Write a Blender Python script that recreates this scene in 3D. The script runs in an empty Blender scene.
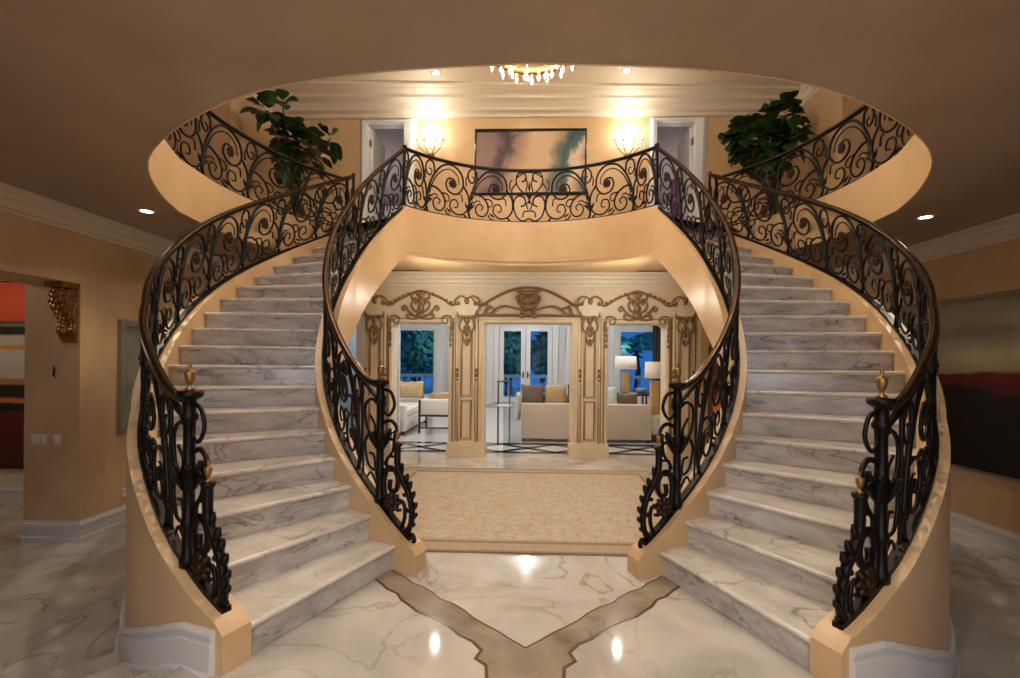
import bpy, bmesh, math, random
import numpy as np
from mathutils import Vector, Matrix
random.seed(7)
SC = bpy.context.scene
COL = SC.collection
PI = math.pi
EYE = 1.55
RISE = EYE / 8.25
FL2 = RISE * 19           # upper floor level
CEIL1 = 3.10              # foyer ceiling
CEIL2 = 6.35              # upper ceiling
XU = 4.7
SIDE = -0.45              # sunken side halls
YA = 8.45                 # carved wall plane
YB = 9.30                 # upper back wall plane

# ------------------------------------------------------------------ helpers
def crom(pts, n=6, closed=False):
    P = [np.array(p, float) for p in pts]
    m = len(P); out = []
    rng = range(m if closed else m - 1)
    for i in rng:
        if closed:
            p0, p1, p2, p3 = P[i - 1], P[i], P[(i + 1) % m], P[(i + 2) % m]
        else:
            p1, p2 = P[i], P[i + 1]
            p0 = P[i - 1] if i > 0 else 2 * p1 - p2
            p3 = P[i + 2] if i + 2 < m else 2 * p2 - p1
        for k in range(n):
            t = k / n
            out.append(0.5 * ((2 * p1) + (-p0 + p2) * t + (2 * p0 - 5 * p1 + 4 * p2 - p3) * t * t + (-p0 + 3 * p1 - 3 * p2 + p3) * t ** 3))
    if not closed:
        out.append(P[-1])
    return out

class MB:
    def __init__(s):
        s.v = []; s.f = []; s.sm = []
    def add(s, vs, fs, smooth=False):
        o = len(s.v)
        s.v += [tuple(map(float, p)) for p in vs]
        s.f += [tuple(o + i for i in f) for f in fs]
        s.sm += [smooth] * len(fs)
        return s
    def box(s, x0, x1, y0, y1, z0, z1):
        v = [(x, y, z) for z in (z0, z1) for y in (y0, y1) for x in (x0, x1)]
        return s.add(v, [(0, 2, 3, 1), (4, 5, 7, 6), (0, 1, 5, 4), (2, 6, 7, 3), (0, 4, 6, 2), (1, 3, 7, 5)])
    def bevbox(s, x0, x1, y0, y1, z0, z1, b=0.02, rz=0, c=None, n=3):
        """box with rounded edges"""
        hx, hy, hz = (x1 - x0) / 2, (y1 - y0) / 2, (z1 - z0) / 2
        b = min(b, hx * .98, hy * .98, hz * .98)
        bm = bmesh.new(); bmesh.ops.create_cube(bm, size=2)
        for q in bm.verts: q.co = Vector((q.co.x * hx, q.co.y * hy, q.co.z * hz))
        bmesh.ops.bevel(bm, geom=bm.edges[:], offset=b, segments=n, profile=.5, affect='EDGES')
        M = Matrix.Translation(((x0 + x1) / 2, (y0 + y1) / 2, (z0 + z1) / 2)) @ Matrix.Rotation(rz, 4, 'Z')
        bm.verts.ensure_lookup_table()
        vs = [M @ q.co for q in bm.verts]; fs = [[q.index for q in f.verts] for f in bm.faces]
        bm.free()
        return s.add(vs, fs, True)
    def prism(s, poly, z0, z1, smooth=False):
        n = len(poly)
        v = [(p[0], p[1], z0) for p in poly] + [(p[0], p[1], z1) for p in poly]
        f = [tuple(range(n))[::-1], tuple(range(n, 2 * n))] + [(i, (i + 1) % n, n + (i + 1) % n, n + i) for i in range(n)]
        return s.add(v, f, smooth)
    def xprism(s, poly, y0, y1):
        """polygon in x,z extruded along y"""
        n = len(poly)
        v = [(p[0], y0, p[1]) for p in poly] + [(p[0], y1, p[1]) for p in poly]
        f = [tuple(range(n)), tuple(range(n, 2 * n))[::-1]] + [(i, n + i, n + (i + 1) % n, (i + 1) % n) for i in range(n)]
        return s.add(v, f)
    def tube(s, path, r, seg=6, closed=False, caps=True, flat=1.0):
        P = [np.array(p, float) for p in path]
        n = len(P)
        if n < 2: return s
        rr = r if hasattr(r, '__len__') else [r] * n
        T = []
        for i in range(n):
            a = P[i - 1] if (i > 0 or closed) else P[i]
            b = P[(i + 1) % n] if (i < n - 1 or closed) else P[i]
            t = b - a; l = np.linalg.norm(t); T.append(t / l if l > 1e-9 else np.array([0, 0, 1.]))
        up = np.array([0, 0, 1.]) if abs(T[0][2]) < .9 else np.array([1., 0, 0])
        N = np.cross(T[0], up); N /= np.linalg.norm(N)
        vs = []
        for i in range(n):
            if i:
                N = N - T[i] * np.dot(N, T[i]); l = np.linalg.norm(N)
                N = N / l if l > 1e-9 else N
            B = np.cross(T[i], N)
            for k in range(seg):
                a = 2 * PI * k / seg
                vs.append(P[i] + rr[i] * (math.cos(a) * N * flat + math.sin(a) * B))
        fs = []
        for i in range(n if closed else n - 1):
            j = (i + 1) % n
            for k in range(seg):
                fs.append((i * seg + k, i * seg + (k + 1) % seg, j * seg + (k + 1) % seg, j * seg + k))
        if caps and not closed:
            fs.append(tuple(range(seg))[::-1]); fs.append(tuple((n - 1) * seg + k for k in range(seg)))
        return s.add(vs, fs, True)
    def sweep(s, path, prof, closed=False, smooth=True, caps=True):
        """profile (lateral, vertical) swept along a path, vertical stays z; lateral is to the right of travel"""
        P = [np.array(p, float) for p in path]; n = len(P); m = len(prof); vs = []
        for i in range(n):
            a = P[i - 1] if (i > 0 or closed) else P[i]
            b = P[(i + 1) % n] if (i < n - 1 or closed) else P[i]
            t = b - a; t[2] = 0; l = np.linalg.norm(t); t = t / l
            lat = np.array([t[1], -t[0], 0]); k = 1.0
            if 0 < i < n - 1 or closed:
                t1 = P[i] - a; t1[2] = 0; l1 = np.linalg.norm(t1)
                if l1 > 1e-9:
                    c = float(np.dot(t1 / l1, t)); k = 1 / max(c, .5)
            for q in prof: vs.append(P[i] + lat * q[0] * k + np.array([0, 0, q[1]]))
        fs = []
        for i in range(n if closed else n - 1):
            j = (i + 1) % n
            for k in range(m):
                fs.append((i * m + k, i * m + (k + 1) % m, j * m + (k + 1) % m, j * m + k))
        if caps and not closed:
            fs.append(tuple(range(m))[::-1]); fs.append(tuple((n - 1) * m + k for k in range(m)))
        return s.add(vs, fs, smooth)
    def sweep_xz(s, path, prof, y, closed=False):
        """moulding on a wall facing -y: path in x,z; profile (across, out)"""
        n = len(path); m = len(prof); vs = []
        P = [np.array(p, float) for p in path]
        for i in range(n):
            a = P[i - 1] if (i > 0 or closed) else P[i]
            b = P[(i + 1) % n] if (i < n - 1 or closed) else P[i]
            t = (b - a) / max(np.linalg.norm(b - a), 1e-9); nn = np.array([-t[1], t[0]]); k = 1.
            if 0 < i < n - 1 or closed:
                t1 = P[i] - a; l1 = np.linalg.norm(t1)
                if l1 > 1e-9: k = 1 / max(float(np.dot(t1 / l1, t)), .5)
            for q in prof:
                p = P[i] + nn * q[0] * k
                vs.append((p[0], y - q[1], p[1]))
        fs = []
        for i in range(n if closed else n - 1):
            j = (i + 1) % n
            for k in range(m):
                fs.append((i * m + k, j * m + k, j * m + (k + 1) % m, i * m + (k + 1) % m))
        if not closed:
            fs.append(tuple(range(m))); fs.append(tuple((n - 1) * m + k for k in range(m))[::-1])
        return s.add(vs, fs, False)
    def lathe(s, prof, c=(0, 0, 0), seg=16, axis='z', smooth=True):
        m = len(prof); vs = []; fs = []
        for i in range(seg):
            a = 2 * PI * i / seg
            for r, h in prof:
                x, y, z = r * math.cos(a), r * math.sin(a), h
                if axis == 'y': x, y, z = x, -z, y
                if axis == 'x': x, y, z = z, x, y
                vs.append((c[0] + x, c[1] + y, c[2] + z))
        for i in range(seg):
            j = (i + 1) % seg
            for k in range(m - 1):
                fs.append((i * m + k, j * m + k, j * m + k + 1, i * m + k + 1))
        return s.add(vs, fs, smooth)
    def blob(s, c, rx, ry, rz, su=8, sv=6):
        prof = [(math.sin(PI * k / sv), -math.cos(PI * k / sv)) for k in range(sv + 1)]
        vs = []; fs = []; m = sv + 1
        for i in range(su):
            a = 2 * PI * i / su
            for r, h in prof: vs.append((c[0] + rx * r * math.cos(a), c[1] + ry * r * math.sin(a), c[2] + rz * h))
        for i in range(su):
            j = (i + 1) % su
            for k in range(sv): fs.append((i * m + k, j * m + k, j * m + k + 1, i * m + k + 1))
        return s.add(vs, fs, True)
    def build(s, name, mat, parent=None, loc=None, mirror=False):
        me = bpy.data.meshes.new(name)
        vs = s.v
        if mirror: vs = [(-x, y, z) for x, y, z in vs]
        if loc is not None: vs = [(x - loc[0], y - loc[1], z - loc[2]) for x, y, z in vs]
        me.from_pydata(vs, [], s.f)
        me.polygons.foreach_set('use_smooth', s.sm)
        bm = bmesh.new(); bm.from_mesh(me)
        bmesh.ops.remove_doubles(bm, verts=bm.verts[:], dist=1e-6)
        bmesh.ops.recalc_face_normals(bm, faces=bm.faces[:])
        bm.to_mesh(me); bm.free()
        me.materials.append(mat)
        o = bpy.data.objects.new(name, me); COL.objects.link(o)
        if loc is not None and parent is None: o.location = loc
        if parent is not None: o.parent = parent
        return o

def setp(o, label=None, cat=None, group=None, kind=None):
    if label: o['label'] = label
    if cat: o['category'] = cat
    if group: o['group'] = group
    if kind: o['kind'] = kind
    return o
def empty(name, loc, label, cat, group=None, rz=0):
    o = bpy.data.objects.new(name, None); COL.objects.link(o)
    o.location = loc; o.rotation_euler = (0, 0, rz); o.empty_display_size = .1
    return setp(o, label, cat, group)
def wp(mb, name, mat, parent, **k):
    """build world-space mesh under an Empty without rotation"""
    l = parent
    off = Vector((0, 0, 0))
    while l is not None:
        off += l.location; l = l.parent
    mb.v = [(x - off.x, y - off.y, z - off.z) for x, y, z in mb.v]
    return mb.build(name, mat, parent, **k)
def struct(mb, name, mat, label=None, parent=None):
    o = mb.build(name, mat, parent)
    if parent is None: setp(o, label, None, None, 'structure')
    return o
def copy_tree(o, parent=None):
    c = o.copy(); COL.objects.link(c)
    if parent is not None: c.parent = parent
    for ch in [q for q in bpy.data.objects if q.parent == o]: copy_tree(ch, c)
    return c

# ------------------------------------------------------------------ materials
def lin(r, g, b):
    f = lambda c: (c / 255 / 12.92) if c / 255 <= .04045 else ((c / 255 + .055) / 1.055) ** 2.4
    return (f(r), f(g), f(b), 1)
def new_mat(name):
    m = bpy.data.materials.new(name); m.use_nodes = True
    nt = m.node_tree; b = nt.nodes['Principled BSDF']
    return m, nt, b
def plain(name, col, rough=.5, metal=0., bump=0, bscale=40, spec=None, var=0, vscale=8):
    m, nt, b = new_mat(name)
    b.inputs['Base Color'].default_value = col
    b.inputs['Roughness'].default_value = rough; b.inputs['Metallic'].default_value = metal
    if spec is not None: b.inputs['Specular IOR Level'].default_value = spec
    if var or bump:
        tc = nt.nodes.new('ShaderNodeTexCoord'); n = nt.nodes.new('ShaderNodeTexNoise')
        nt.links.new(tc.outputs['Object'], n.inputs['Vector'])
        n.inputs['Scale'].default_value = vscale; n.inputs['Detail'].default_value = 5
        if var:
            mx = nt.nodes.new('ShaderNodeMix'); mx.data_type = 'RGBA'
            mx.inputs['A'].default_value = tuple(c * (1 - var) for c in col[:3]) + (1,)
            mx.inputs['B'].default_value = tuple(min(1, c * (1 + var)) for c in col[:3]) + (1,)
            nt.links.new(n.outputs['Fac'], mx.inputs['Factor']); nt.links.new(mx.outputs['Result'], b.inputs['Base Color'])
        if bump:
            n2 = nt.nodes.new('ShaderNodeTexNoise'); n2.inputs['Scale'].default_value = bscale
            nt.links.new(tc.outputs['Object'], n2.inputs['Vector'])
            bp = nt.nodes.new('ShaderNodeBump'); bp.inputs['Strength'].default_value = bump; bp.inputs['Distance'].default_value = .01
            nt.links.new(n2.outputs['Fac'], bp.inputs['Height']); nt.links.new(bp.outputs['Normal'], b.inputs['Normal'])
    return m
def emis(name, col, st):
    m, nt, b = new_mat(name)
    b.inputs['Base Color'].default_value = (0.8, .8, .8, 1)
    b.inputs['Emission Color'].default_value = col; b.inputs['Emission Strength'].default_value = st
    return m
def ramp(nt, stops):
    r = nt.nodes.new('ShaderNodeValToRGB'); e = r.color_ramp.elements
    while len(e) > 1: e.remove(e[-1])
    e[0].position = stops[0][0]; e[0].color = stops[0][1]
    for p, c in stops[1:]:
        q = e.new(p); q.color = c
    return r
def mapping(nt, rot=(0, 0, 0), scale=(1, 1, 1), coord='Object'):
    tc = nt.nodes.new('ShaderNodeTexCoord'); mp = nt.nodes.new('ShaderNodeMapping')
    mp.inputs['Rotation'].default_value = rot; mp.inputs['Scale'].default_value = scale
    nt.links.new(tc.outputs[coord], mp.inputs['Vector']); return mp
def marble(name, base, cloud, vein, scale=1.0, rough=.1, veinw=.03, stretch=(1, 1, 1), rot=(0, 0, 0), vmix=.8, joints=None):
    m, nt, b = new_mat(name); L = nt.links
    mp = mapping(nt, rot, tuple(scale * s for s in stretch))
    n1 = nt.nodes.new('ShaderNodeTexNoise'); n1.inputs['Scale'].default_value = 1.6; n1.inputs['Detail'].default_value = 8; n1.inputs['Distortion'].default_value = .6
    L.new(mp.outputs[0], n1.inputs['Vector'])
    r1 = ramp(nt, [(.35, base), (.7, cloud)]); L.new(n1.outputs['Fac'], r1.inputs[0])
    n2 = nt.nodes.new('ShaderNodeTexNoise'); n2.inputs['Scale'].default_value = 1.1; n2.inputs['Detail'].default_value = 7; n2.inputs['Distortion'].default_value = 1.2
    L.new(mp.outputs[0], n2.inputs['Vector'])
    sub = nt.nodes.new('ShaderNodeMath'); sub.operation = 'SUBTRACT'; sub.inputs[1].default_value = .5; L.new(n2.outputs['Fac'], sub.inputs[0])
    ab = nt.nodes.new('ShaderNodeMath'); ab.operation = 'ABSOLUTE'; L.new(sub.outputs[0], ab.inputs[0])
    r2 = ramp(nt, [(0, (vmix, vmix, vmix, 1)), (veinw * .35, (vmix * .6,) * 3 + (1,)), (veinw, (0, 0, 0, 1))]); L.new(ab.outputs[0], r2.inputs[0])
    n3 = nt.nodes.new('ShaderNodeTexNoise'); n3.inputs['Scale'].default_value = .8; L.new(mp.outputs[0], n3.inputs['Vector'])
    r3 = ramp(nt, [(.42, (.1, .1, .1, 1)), (.62, (1, 1, 1, 1))]); L.new(n3.outputs['Fac'], r3.inputs[0])
    mu = nt.nodes.new('ShaderNodeMath'); mu.operation = 'MULTIPLY'; L.new(r2.outputs[0], mu.inputs[0]); L.new(r3.outputs[0], mu.inputs[1])
    mx = nt.nodes.new('ShaderNodeMix'); mx.data_type = 'RGBA'
    L.new(mu.outputs[0], mx.inputs['Factor']); L.new(r1.outputs[0], mx.inputs['A']); mx.inputs['B'].default_value = vein
    L.new(mx.outputs['Result'], b.inputs['Base Color'])
    b.inputs['Roughness'].default_value = rough
    return m
def plaster(name, a, c, rough=.45):
    m, nt, b = new_mat(name); L = nt.links
    mp = mapping(nt)
    n = nt.nodes.new('ShaderNodeTexNoise'); n.inputs['Scale'].default_value = 1.3; n.inputs['Detail'].default_value = 7; n.inputs['Roughness'].default_value = .62
    L.new(mp.outputs[0], n.inputs['Vector'])
    r = ramp(nt, [(.3, a), (.7, c)]); L.new(n.outputs['Fac'], r.inputs[0]); L.new(r.outputs[0], b.inputs['Base Color'])
    b.inputs['Roughness'].default_value = rough
    bp = nt.nodes.new('ShaderNodeBump'); bp.inputs['Strength'].default_value = .06; bp.inputs['Distance'].default_value = .02
    L.new(n.outputs['Fac'], bp.inputs['Height']); L.new(bp.outputs['Normal'], b.inputs['Normal'])
    return m

M = {}
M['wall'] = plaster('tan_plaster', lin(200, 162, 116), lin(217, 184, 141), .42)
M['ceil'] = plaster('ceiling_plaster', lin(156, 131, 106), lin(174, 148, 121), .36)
M['cream'] = plain('cream_paint', lin(222, 206, 180), .45, var=.04)
M['white'] = plain('white_paint', lin(214, 211, 207), .4)
M['step'] = marble('step_marble', lin(222, 213, 202), lin(188, 178, 168), lin(104, 94, 86), 1.7, .2, .03, (1.0, 1.0, 3.0), (.5, .6, .5), .7)
M['riser'] = marble('riser_marble', lin(210, 202, 194), lin(168, 160, 154), lin(92, 86, 82), 1.9, .25, .032, (1.0, 1.0, 3.2), (.5, .75, .5), .75)
M['floor'] = marble('floor_marble', lin(206, 198, 188), lin(166, 158, 148), lin(118, 98, 78), 0.9, .06, .02, (1.2, 1, 1), (0, 0, .6), .6)
M['inlay'] = marble('inlay_marble', lin(158, 144, 124), lin(130, 116, 98), lin(104, 84, 64), 2.5, .12, .05)
M['vein'] = plain('inlay_edge', lin(92, 66, 44), .2)
M['lfloor'] = plain('pale_polished_floor', lin(214, 212, 210), .08, var=.03)
M['black'] = plain('black_marble', lin(24, 22, 22), .1)
M['iron'] = plain('wrought_iron', lin(30, 25, 22), .42, .75, var=.3, vscale=20)
M['bronze'] = plain('bronze_rail', lin(72, 50, 32), .24, .85, var=.2)
M['brass'] = plain('aged_brass', lin(150, 112, 66), .42, .75)
M['rosette'] = plain('dark_bronze', lin(58, 40, 28), .45, .7)
M['gilt'] = plain('antique_gilt', lin(140, 110, 70), .45, .2, var=.3, vscale=14)
M['carve'] = plain('glazed_cream_carving', lin(221, 202, 168), .5, var=.1, vscale=6)
M['glaze'] = plain('brown_glaze', lin(146, 110, 66), .55, var=.25, vscale=18)
M['gold'] = plain('gold_leaf', lin(158, 112, 56), .38, .75, var=.25, vscale=20)
M['crystal'] = plain('crystal', lin(246, 240, 226), .08, 0, spec=.8)
M['bulb'] = emis('warm_bulb', (1, .9, .74, 1), 14)
M['lens'] = emis('lamp_lens', (1, .86, .66, 1), 22)
M['leaf'] = plain('leaf_green', lin(46, 76, 36), .3, var=.45, vscale=9)
M['twig'] = plain('bark', lin(74, 56, 40), .8)
M['pot'] = plain('terracotta', lin(140, 92, 62), .7)
M['sofa'] = plain('oatmeal_fabric', lin(206, 192, 176), .9, bump=.2, bscale=300)
M['whitefab'] = plain('white_fabric', lin(226, 222, 216), .9)
M['darkwood'] = plain('dark_wood', lin(58, 34, 22), .35, var=.3, vscale=10)
M['redwood'] = plain('mahogany', lin(74, 30, 18), .3, var=.35, vscale=8)
M['goldfab'] = plain('gold_satin', lin(172, 148, 106), .5, var=.3, vscale=14)
M['greyfab'] = plain('taupe_velvet', lin(110, 94, 84), .8, var=.15)
M['brownfab'] = plain('brown_satin', lin(104, 82, 62), .45, var=.2)
M['bluefab'] = plain('pale_blue_print', lin(190, 204, 212), .8, var=.3, vscale=16)
M['shade'] = plain('linen_lampshade', lin(236, 230, 218), .9)
M['lampgold'] = plain('carved_gilt_wood', lin(198, 158, 98), .5, .1, bump=.6, bscale=30, var=.2)
M['plate'] = plain('switch_plate', lin(214, 190, 160), .4)
M['greyroom'] = plain('lilac_grey_paint', lin(146, 134, 134), .6)
M['pil'] = plain('grey_white_paint', lin(196, 194, 190), .5)
M['silver'] = plain('silver_frame', lin(150, 140, 122), .35, .6)
M['amber'] = plain('amber_glaze', lin(190, 92, 34), .25)
M['curtain'] = plain('charcoal_curtain', lin(66, 62, 60), .9)
M['metal'] = plain('slim_dark_metal', lin(80, 70, 62), .3, .8)
M['blueceramic'] = plain('blue_ceramic', lin(96, 130, 160), .3)
M['garden'] = plain('garden_leaf', lin(70, 140, 120), .7, var=.5, vscale=2)
M['stone'] = plain('pale_stone', lin(196, 200, 206), .7)
M['mauve'] = plain('mauve_drape', lin(150, 92, 150), .8)
def glassm():
    m, nt, b = new_mat('window_glass')
    for n in list(nt.nodes):
        if n.type != 'OUTPUT_MATERIAL': nt.nodes.remove(n)
    out = [n for n in nt.nodes if n.type == 'OUTPUT_MATERIAL'][0]
    t = nt.nodes.new('ShaderNodeBsdfTransparent'); t.inputs[0].default_value = (.86, .93, .97, 1)
    g = nt.nodes.new('ShaderNodeBsdfGlossy'); g.inputs['Roughness'].default_value = .02
    mx = nt.nodes.new('ShaderNodeMixShader'); mx.inputs[0].default_value = .004
    nt.links.new(t.outputs[0], mx.inputs[1]); nt.links.new(g.outputs[0], mx.inputs[2]); nt.links.new(mx.outputs[0], out.inputs[0])
    return m
M['glass'] = glassm()

# ------------------------------------------------------------------ stair plan
CX, CY = -0.30, 5.60
TH = [13.5, 21, 28, 35.5, 43, 50.5, 57.2, 63.8, 70, 75.8, 81.2, 86.6, 92.2, 98, 104, 110, 116, 122, 128, 134]
_x = np.array(TH, float); _y = np.arange(20, dtype=float)
def i_of(th):
    if th <= TH[0]: return (th - TH[0]) / 7.5
    if th >= TH[-1]: return 19 + (th - 134) / 6
    k = int(np.searchsorted(_x, th) - 1); k = max(0, min(18, k))
    d = lambda j: (2 / (_x[j + 1] - _x[j - 1])) if 0 < j < 19 else (1 / 7.5 if j == 0 else 1 / 6)
    h = _x[k + 1] - _x[k]; t = (th - _x[k]) / h
    return float((1 + 2 * t) * (1 - t) ** 2 * k + t * (1 - t) ** 2 * h * d(k) + t * t * (3 - 2 * t) * (k + 1) + t * t * (t - 1) * h * d(k + 1))
def r_in(th):
    return float(np.interp(th, [14, 21, 50, 100, 120, 134], [1.90, 1.88, 1.82, 1.82, 1.90, 1.98]))
def r_out(th):
    return float(np.interp(th, [14, 30, 42, 55, 90, 118, 134], [3.29, 3.27, 3.22, 3.18, 3.29, 3.42, 3.46]))
HW = 0.085                # half width of the kerbs
def pol(th, r, z=0.):
    a = math.radians(th)
    return (CX - r * math.sin(a), CY - r * math.cos(a), z)
def zc(th):               # kerb top
    return max(0.19, RISE * i_of(th) + 0.11)

def zo(th):               # outer kerb top, a little lower at its foot
    return max(0.19, zc(th) - .07 * float(np.interp(th, [25, 38], [1, 0])))

def arc(t0, t1, n): return [t0 + (t1 - t0) * k / n for k in range(n + 1)]

def grid_solid(mb, ths, rfs, zts, zbs, smooth=True):
    """solid ribbon: for every th inner/outer radius and top/bottom height"""
    n = len(ths); vs = []
    for i, t in enumerate(ths):
        r0, r1 = rfs[i]
        vs += [pol(t, r0, zbs[i][0]), pol(t, r1, zbs[i][1]), pol(t, r1, zts[i][1]), pol(t, r0, zts[i][0])]
    fs = [(0, 1, 2, 3), tuple(4 * (n - 1) + k for k in (3, 2, 1, 0))]
    mb.add(vs, fs, False)
    o = len(mb.v) - len(vs)
    for i in range(n - 1):
        for k in range(4):
            mb.f.append((o + 4 * i + k, o + 4 * i + (k + 1) % 4, o + 4 * i + 4 + (k + 1) % 4, o + 4 * i + 4 + k)); mb.sm.append(False)

def auto_smooth(o, ang=35):
    me = o.data
    for p in me.polygons: p.use_smooth = True
    bm = bmesh.new(); bm.from_mesh(me)
    for e in bm.edges:
        if len(e.link_faces) == 2:
            e.smooth = e.calc_face_angle(0) < math.radians(ang)
    bm.to_mesh(me); bm.free()

THICK = .66
def staircase(mir):
    side = 'right' if mir else 'left'
    sx = -1 if mir else 1
    root = empty('staircase', (0, 0, 0), f'curved white marble staircase sweeping up along the {side} half of the foyer', 'staircase', 'twin curved staircases')
    ths = arc(13.6, 134, 60)
    # inner kerb and band
    mb = MB()
    tt = arc(14.6, 134, 90)
    zt = [zc(t) if t > 16 else zc(16) - .06 * ((16 - t) / 1.4) ** 2 for t in tt]
    grid_solid(mb, tt, [(r_in(t) - HW, r_in(t) + HW) for t in tt], [(z, z) for z in zt], [(max(0, z - THICK),) * 2 for z in zt])
    o = mb.build('inner_stringer', M['wall'], root, mirror=mir); auto_smooth(o)
    # outer kerb: wall down to the hall floor, then a hanging band
    mb = MB()
    tt = arc(20.6, 134, 110)
    zt = [zo(t) if t > 22.3 else zo(22.3) - .07 * ((22.3 - t) / 1.7) ** 2 for t in tt]
    zb = [(SIDE + .001 if t > 24 else .001) if t < 100 else z - THICK for t, z in zip(tt, zt)]
    grid_solid(mb, tt, [(r_out(t) - HW, r_out(t) + HW) for t in tt], [(z, z) for z in zt], [(b, b) for b in zb])
    o = mb.build('outer_stringer', M['wall'], root, mirror=mir); auto_smooth(o)
    # soffit body
    mb = MB()
    tt = arc(24, 134, 60)
    zb = [max(0.002, zc(t) - THICK + .03) for t in tt]
    ztp = [max(b + .01, RISE * (i_of(t) - 1) - .03) for t, b in zip(tt, zb)]
    grid_solid(mb, tt, [(r_in(t) + HW, r_out(t) - HW) for t in tt], [(z, z) for z in ztp], [(z, z) for z in zb])
    o = mb.build('soffit', M['wall'], root, mirror=mir); auto_smooth(o)
    for i in range(1, 20):
        t0 = TH[i]; t1 = TH[i + 1] if i < 19 else 137
        z = RISE * i
        tm = [t0 + 0.0, t0 + .5, t0 + 1.0]
        mb = MB()
        vs = []
        for zz in (RISE * (i - 1) + (.0 if i > 1 else .002), z - .038):
            for r in (r_in(t0) + HW - .005, r_out(t0) - HW + .005):
                for t in (t0, t0 + 1.6): vs.append(pol(t, r, zz))
        mb.add(vs, [(0, 1, 3, 2), (4, 6, 7, 5), (0, 4, 5, 1), (2, 3, 7, 6), (0, 2, 6, 4), (1, 5, 7, 3)])
        mb.build('riser', M['riser'], root, mirror=mir)
        mb = MB()
        if i < 19:
            # tread with bull nose: front line offset by overhang
            prof = [(0, -.038), (-.022, -.036), (-.034, -.028), (-.038, -.019), (-.034, -.008), (-.022, -.001), (0, 0)]
            a = math.radians(t0)
            tang = np.array([-math.cos(a), math.sin(a), 0])      # travel direction (rising)
            e0 = np.array(pol(t0, r_in(t0) + HW - .004, z)); e1 = np.array(pol(t0, r_out(t0) - HW + .004, z))
            vs = [e + tang * p[0] + np.array([0, 0, p[1]]) for e in (e0, e1) for p in prof]
            m = len(prof)
            fs = [(k, k + 1, m + k + 1, m + k) for k in range(m - 1)] + [tuple(range(m)), tuple(range(m, 2 * m))[::-1]]
            mb.add(vs, fs, False)
            q = arc(t0, t1 + 1.2, 4); vs = []
            for t in q:
                vs += [pol(t, r_in(t) + HW - .004, z), pol(t, r_out(t) - HW + .004, z), pol(t, r_in(t) + HW - .004, z - .038), pol(t, r_out(t) - HW + .004, z - .038)]
            fs = []
            for k in range(4):
                b = 4 * k
                fs += [(b, b + 1, b + 5, b + 4), (b + 2, b + 6, b + 7, b + 3), (b, b + 4, b + 6, b + 2), (b + 1, b + 3, b + 7, b + 5)]
            fs += [(16, 17, 19, 18)]
            mb.add(vs, fs, False)
            o = mb.build('tread', M['step'], root, mirror=mir); auto_smooth(o, 50)
    # baseboard following the outer wall down the side steps
    mb = MB()
    tt = arc(21.5, 75, 40)
    def ztop(t): return float(np.interp(t, [20, 26, 45, 80], [.22, .2, SIDE + .24, SIDE + .24]))
    path = [pol(t, r_out(t) + HW, ztop(t)) for t in tt]
    prof = [(.02, 0), (-.014, 0), (-.03, -.015), (-.03, -.03), (-.016, -.045), (-.03, -.07), (-.034, -.2), (-.055, -.215), (-.055, -.45), (.02, -.45)]
    mb.sweep(path, prof, smooth=False)
    mb.build('baseboard', M['white'], root, mirror=mir)
    return root

STAIR_L = staircase(False); STAIR_R = staircase(True)

# ------------------------------------------------------------------ railings
class Rail:
    """plan curve with base height, arc-length parameter"""
    def __init__(s, pts, mir=False):
        s.P = np.array([(-p[0], p[1], p[2]) if mir else p for p in pts], float)
        d = np.linalg.norm(np.diff(s.P[:, :2], axis=0), axis=1)
        s.S = np.concatenate([[0], np.cumsum(d)]); s.L = s.S[-1]
    def pt(s, a, h=0.):
        x = np.interp(a, s.S, s.P[:, 0]); y = np.interp(a, s.S, s.P[:, 1]); z = np.interp(a, s.S, s.P[:, 2])
        if a < 0:                                  # run on straight beyond the foot
            t = (s.P[3] - s.P[0]) / s.S[3]
            x += t[0] * a; y += t[1] * a; z += t[2] * a
        return np.array([x, y, z + h])
    def nrm(s, a):
        t = s.pt(min(s.L, a + .02)) - s.pt(max(0, a - .02)); t[2] = 0; t /= np.linalg.norm(t)
        return np.array([t[1], -t[0], 0]), t
    def path(s, a0, a1, h, step=.06):
        n = max(2, int(abs(a1 - a0) / step)); return [s.pt(a0 + (a1 - a0) * k / n, h) for k in range(n + 1)]

RAIL_H = .84
HR = [(-.025, 0), (-.028, .016), (-.02, .036), (0, .043), (.02, .036), (.028, .016), (.025, 0)]
BR = [(-.022, 0), (-.022, .03), (.022, .03), (.022, 0)]
SCROLLS = [
    (.0145, [(.03, .0), (.0, .12), (.02, .3), (.08, .52), (.2, .75), (.4, .94), (.64, .97), (.83, .83), (.87, .6), (.74, .44), (.56, .45), (.47, .58), (.53, .71), (.66, .7), (.69, .6)]),
    (.0115, [(.87, .62), (.99, .44), (1.0, .22), (.88, .07), (.7, .05), (.57, .16), (.6, .3), (.72, .31), (.75, .2), (.67, .17)]),
    (.0115, [(.08, .5), (.24, .48), (.4, .37), (.45, .2), (.36, .07), (.22, .08), (.16, .2), (.24, .3), (.33, .25), (.29, .18)]),
    (.009, [(.36, .41), (.5, .4), (.55, .32), (.49, .26), (.44, .31)]),
    (.0115, [(.2, .74), (.17, .93), (.06, .97), (-.02, .85), (.02, .72), (.1, .7), (.13, .79), (.07, .82)]),
    (.009, [(.95, .62), (.94, .76), (1.0, .84)]),
    (.009, [(.45, .1), (.5, .03), (.58, .03)]),
    (.009, [(.07, .36), (.14, .54), (.26, .73), (.43, .86), (.6, .88), (.75, .77), (.78, .62)]),
    (.009, [(.1, .3), (.2, .36), (.28, .34)]),
    (.009, [(.86, .3), (.84, .42), (.78, .44)]),
]
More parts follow.
